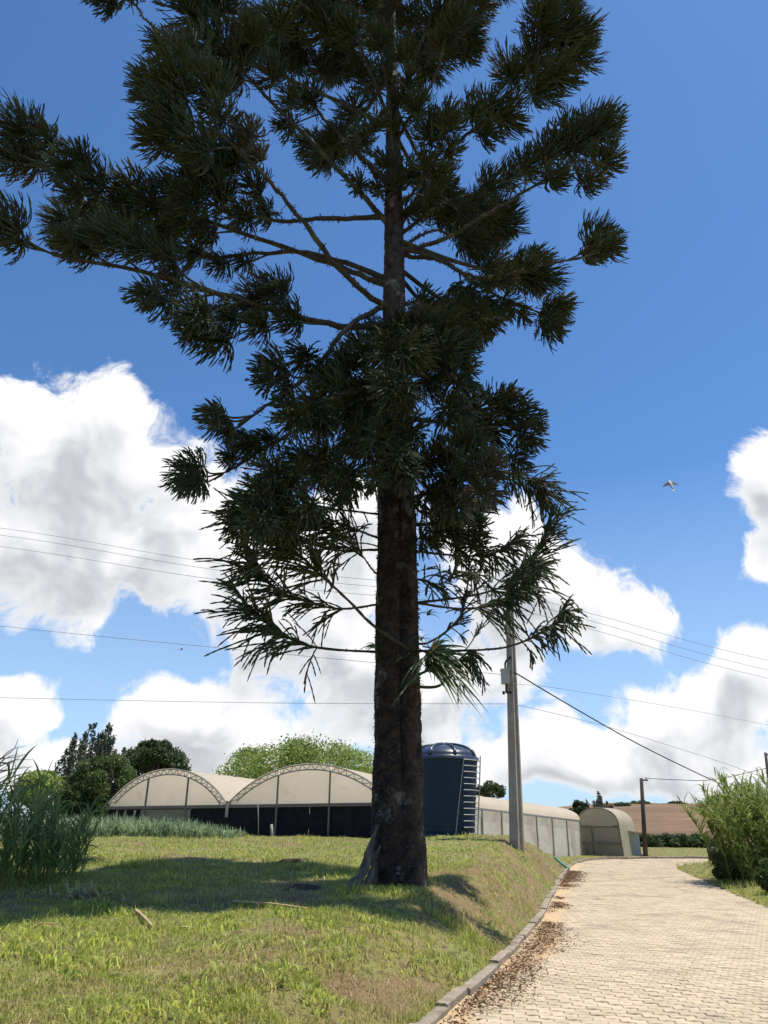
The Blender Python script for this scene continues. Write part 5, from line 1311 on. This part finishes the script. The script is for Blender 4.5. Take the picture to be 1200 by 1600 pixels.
# drooping dark araucaria shoot beside it
hp = [P(636, 1072, TY - .25), P(685, 1072, TY - .3), P(708, 1045, TY - .3), P(728, 1022, TY - .35), P(742, 1035, TY - .4)]
cv = catmull(hp, 24); g = G(); g.tube(cv, np.linspace(.03, .012, 24), 6); ob = g.build('branch', MT['branch'], tree, smooth=True)
g = G(); rope_spray(cv, g, 777, .42, 46, .3, -.7); g.build('foliage_spray', MT['twig'], ob)
hp = [P(660, 1010, TY - .2), P(720, 1018, TY - .3), P(745, 990, TY - .35), P(770, 955, TY - .4)]
cv = catmull(hp, 24); g = G(); g.tube(cv, np.linspace(.014, .006, 24), 5); ob = g.build('branch', MT['branch'], tree, smooth=True)
g = G(); rope_spray(cv, g, 778, .26, 16, .5, .15, rr=.009); g.build('dry_spray', MT['drytwig'], ob, label='dry brownish dead shoot above the bromeliad')
for k, (px, py, lb) in enumerate(((668, 962, 'small fern clump on the right of the trunk above the bromeliad'), (588, 1012, 'tiny fern on the left edge of the trunk'), (632, 1030, 'pale leaved sprig on the front of the trunk'), (658, 1000, 'little fern tuft just above the bromeliad'))):
    q = P(px, py, TY - .36); fo = empty('fern', q, lb, 'fern', 'ferns on the araucaria trunk')
    for j in range(9):
        g = strap(q, rb.uniform(-2.8, -.3) if px != 588 else rb.uniform(2.2, 4), rb.uniform(.4, 1.3), rb.uniform(.16, .30), rb.uniform(.02, .035), rb.uniform(.4, 1.1)); g.build('frond', MT['brom'], fo, smooth=True)

# ------------------------------------------------------------------ things lying on the lawn
base = on_ground(556, 1384)
dw = empty('dead_wood', base, 'split grey slab of dead wood leaning on the trunk foot', 'dead wood')
for k, (x0, y0, x1, y1, w, dy) in enumerate(((545, 1385, 590, 1288, .10, -.40), (556, 1384, 593, 1322, .075, -.52), (538, 1388, 580, 1312, .05, -.45), (570, 1382, 588, 1338, .07, -.55))):
    a = on_ground(x0, y0); b = P(x1, y1, TY - .36 + .1 * k * 0); a.z -= .08
    cv = catmull([a, a.lerp(b, .35) + Vector((.07, 0, -.06)), a.lerp(b, .7) + Vector((.03, 0, -.02)), b], 12)
    g = G(); g.tube(cv, np.interp(np.linspace(0, 1, 12), [0, .5, 1], [w, w * .6, w * .14]), 7, wob=.012); g.build('splinter', MT['deadwood'], dw)
def stick(x0, y0, x1, y1, r, label, mid=.01, mat='straw'):
    a, b = on_ground(x0, y0), on_ground(x1, y1); a.z += .035; b.z += .04; m = a.lerp(b, .5); m.z = max(m.z, hz(m.x, m.y) + .03) + mid
    cv = catmull([a, m, b], 12); g = G(); g.tube(cv, np.linspace(r, r * .6, 12), 6, wob=.0015); o = g.build('stick', MT[mat], smooth=True); o['label'] = label; o['category'] = 'stick'; o['group'] = 'sticks on the lawn'
stick(364, 1413, 480, 1425, .016, 'long pale stick lying at the edge of the tree shade')
stick(562, 1374, 634, 1384, .014, 'thin pale stick lying against the trunk foot')
stick(212, 1428, 238, 1456, .020, 'short broken bamboo piece in the sunny grass')
stick(276, 1456, 300, 1457, .010, 'tiny pale twig right of the bamboo piece')
stick(58, 1450, 82, 1451, .010, 'tiny twig in the grass below the elephant grass')
stick(138, 1345, 176, 1336, .010, 'thin twig lying in the shade beside the elephant grass')
for k, (px, py, r, lb) in enumerate(((455, 1346, .22, 'left one of two dark soil mounds in the tree shade'), (471, 1344, .18, 'right one of two dark soil mounds in the tree shade'), (474, 1388, .22, 'dark heap put in for a shadow patch beside the dead wood slab'))):  # two soil mounds; the third is a dark shape imitating a shadow patch
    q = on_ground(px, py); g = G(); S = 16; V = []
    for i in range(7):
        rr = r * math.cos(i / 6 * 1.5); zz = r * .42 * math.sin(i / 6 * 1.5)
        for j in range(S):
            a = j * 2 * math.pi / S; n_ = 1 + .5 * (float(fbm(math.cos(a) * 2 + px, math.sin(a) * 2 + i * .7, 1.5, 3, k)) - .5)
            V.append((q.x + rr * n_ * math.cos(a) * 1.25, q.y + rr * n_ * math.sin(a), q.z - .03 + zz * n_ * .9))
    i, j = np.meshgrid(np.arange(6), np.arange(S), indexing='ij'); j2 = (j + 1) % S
    g.add(V, np.stack([i * S + j, i * S + j2, (i + 1) * S + j2, (i + 1) * S + j], -1).reshape(-1, 4)); o = g.build('soil_and_shade_mound', MT['dark_soil_and_shade'], smooth=True); o['label'] = lb; o['category'] = 'soil mound'; o['group'] = 'soil mounds'
q = on_ground(130, 1404); n = 130
p0 = np.stack([q.x + RNG.normal(0, .22, n), q.y + RNG.normal(0, .16, n), np.full(n, q.z)], 1)
V, F_ = arch_leaves(p0, RNG.uniform(0, 6.28, n), RNG.uniform(.5, 1.4, n), RNG.uniform(.18, .42, n), RNG.uniform(.012, .025, n), RNG.uniform(.1, .6, n), 5)
g = G(); g.add(V, F_); o = g.build('straw_heap', MT['straw'], smooth=True, kind='stuff'); o['label'] = 'small heap of dry straw at the foot of the elephant grass'; o['category'] = 'straw heap'
a, b = PZ(866, 1341, .42), PZ(885, 1349, .12); b = Vector((a.x + .42, a.y - .5, .1)); a.z = hz(a.x, a.y) + .12; b.z = hz(b.x, b.y) + .10
g = G(); g.tube([a, a.lerp(b, .5), b], .05, 8); o = g.build('drain_pipe', MT['teal'], smooth=True); o['label'] = 'short teal pipe end lying on the bank by the kerb'; o['category'] = 'pipe'

# ------------------------------------------------------------------ birds
MT['bird_dark'] = material('bird_wing', (.05, .045, .04), None, rough=.8)
MT['bird_pale'] = material('bird_belly', (.42, .36, .30), (.55, .52, .48), 20, .8)
def bird(px, py, Y, span, label, axis, wing):
    c = P(px, py, Y); o = empty('bird', c, label, 'bird', 'birds in the sky'); ax = Vector(axis).normalized(); wd = Vector(wing).normalized(); nm = ax.cross(wd).normalized()
    L_ = span * .95
    g = G(); ts = np.linspace(-.5, .5, 9); g.tube([c + ax * (t * L_) for t in ts], [L_ * v for v in (.03, .06, .08, .105, .125, .12, .085, .075, .02)], 8); g.build('body', MT['bird_pale'], o, smooth=True)
    for s__ in (-1, 1):
        g = G(); V = []
        for t, ch, sw in ((0, .30, 0), (.35, .30, .04), (.7, .20, -.02), (1.0, .05, -.14)):
            p = c + wd * (s__ * span * .5 * t) + ax * (L_ * (.12 + sw)) + nm * (span * .10 * t)
            for k in (0, 1):
                V += [tuple(p + ax * ch * L_ * .5 + nm * (.012 * span * (1 - 2 * k))), tuple(p - ax * ch * L_ * .5 + nm * (.008 * span * (1 - 2 * k)))]
        F_ = []
        for i in range(3):
            b0 = i * 4; F_ += [[b0, b0 + 1, b0 + 5, b0 + 4], [b0 + 2, b0 + 6, b0 + 7, b0 + 3], [b0, b0 + 4, b0 + 6, b0 + 2], [b0 + 1, b0 + 3, b0 + 7, b0 + 5]]
        g.add(V, F_); g.build('wing', MT['bird_dark'], o)
    g = G(); t0 = c - ax * L_ * .42; g.add([tuple(t0 - wd * .03 * L_ + nm * .006), tuple(t0 + wd * .03 * L_ + nm * .006), tuple(t0 + wd * .09 * L_ - ax * .3 * L_), tuple(t0 - wd * .09 * L_ - ax * .3 * L_)], [[0, 1, 2, 3]]); g.build('tail', MT['bird_pale'], o)
bird(1048, 757, 20, .46, 'pale bellied bird flying high at the right, dark wings spread', (.05, .5, .85), (1, -.1, .12))
bird(283, 1014, 32, .20, 'tiny bird speck below the wires at the left', (.9, .2, .2), (.3, -.8, .45))
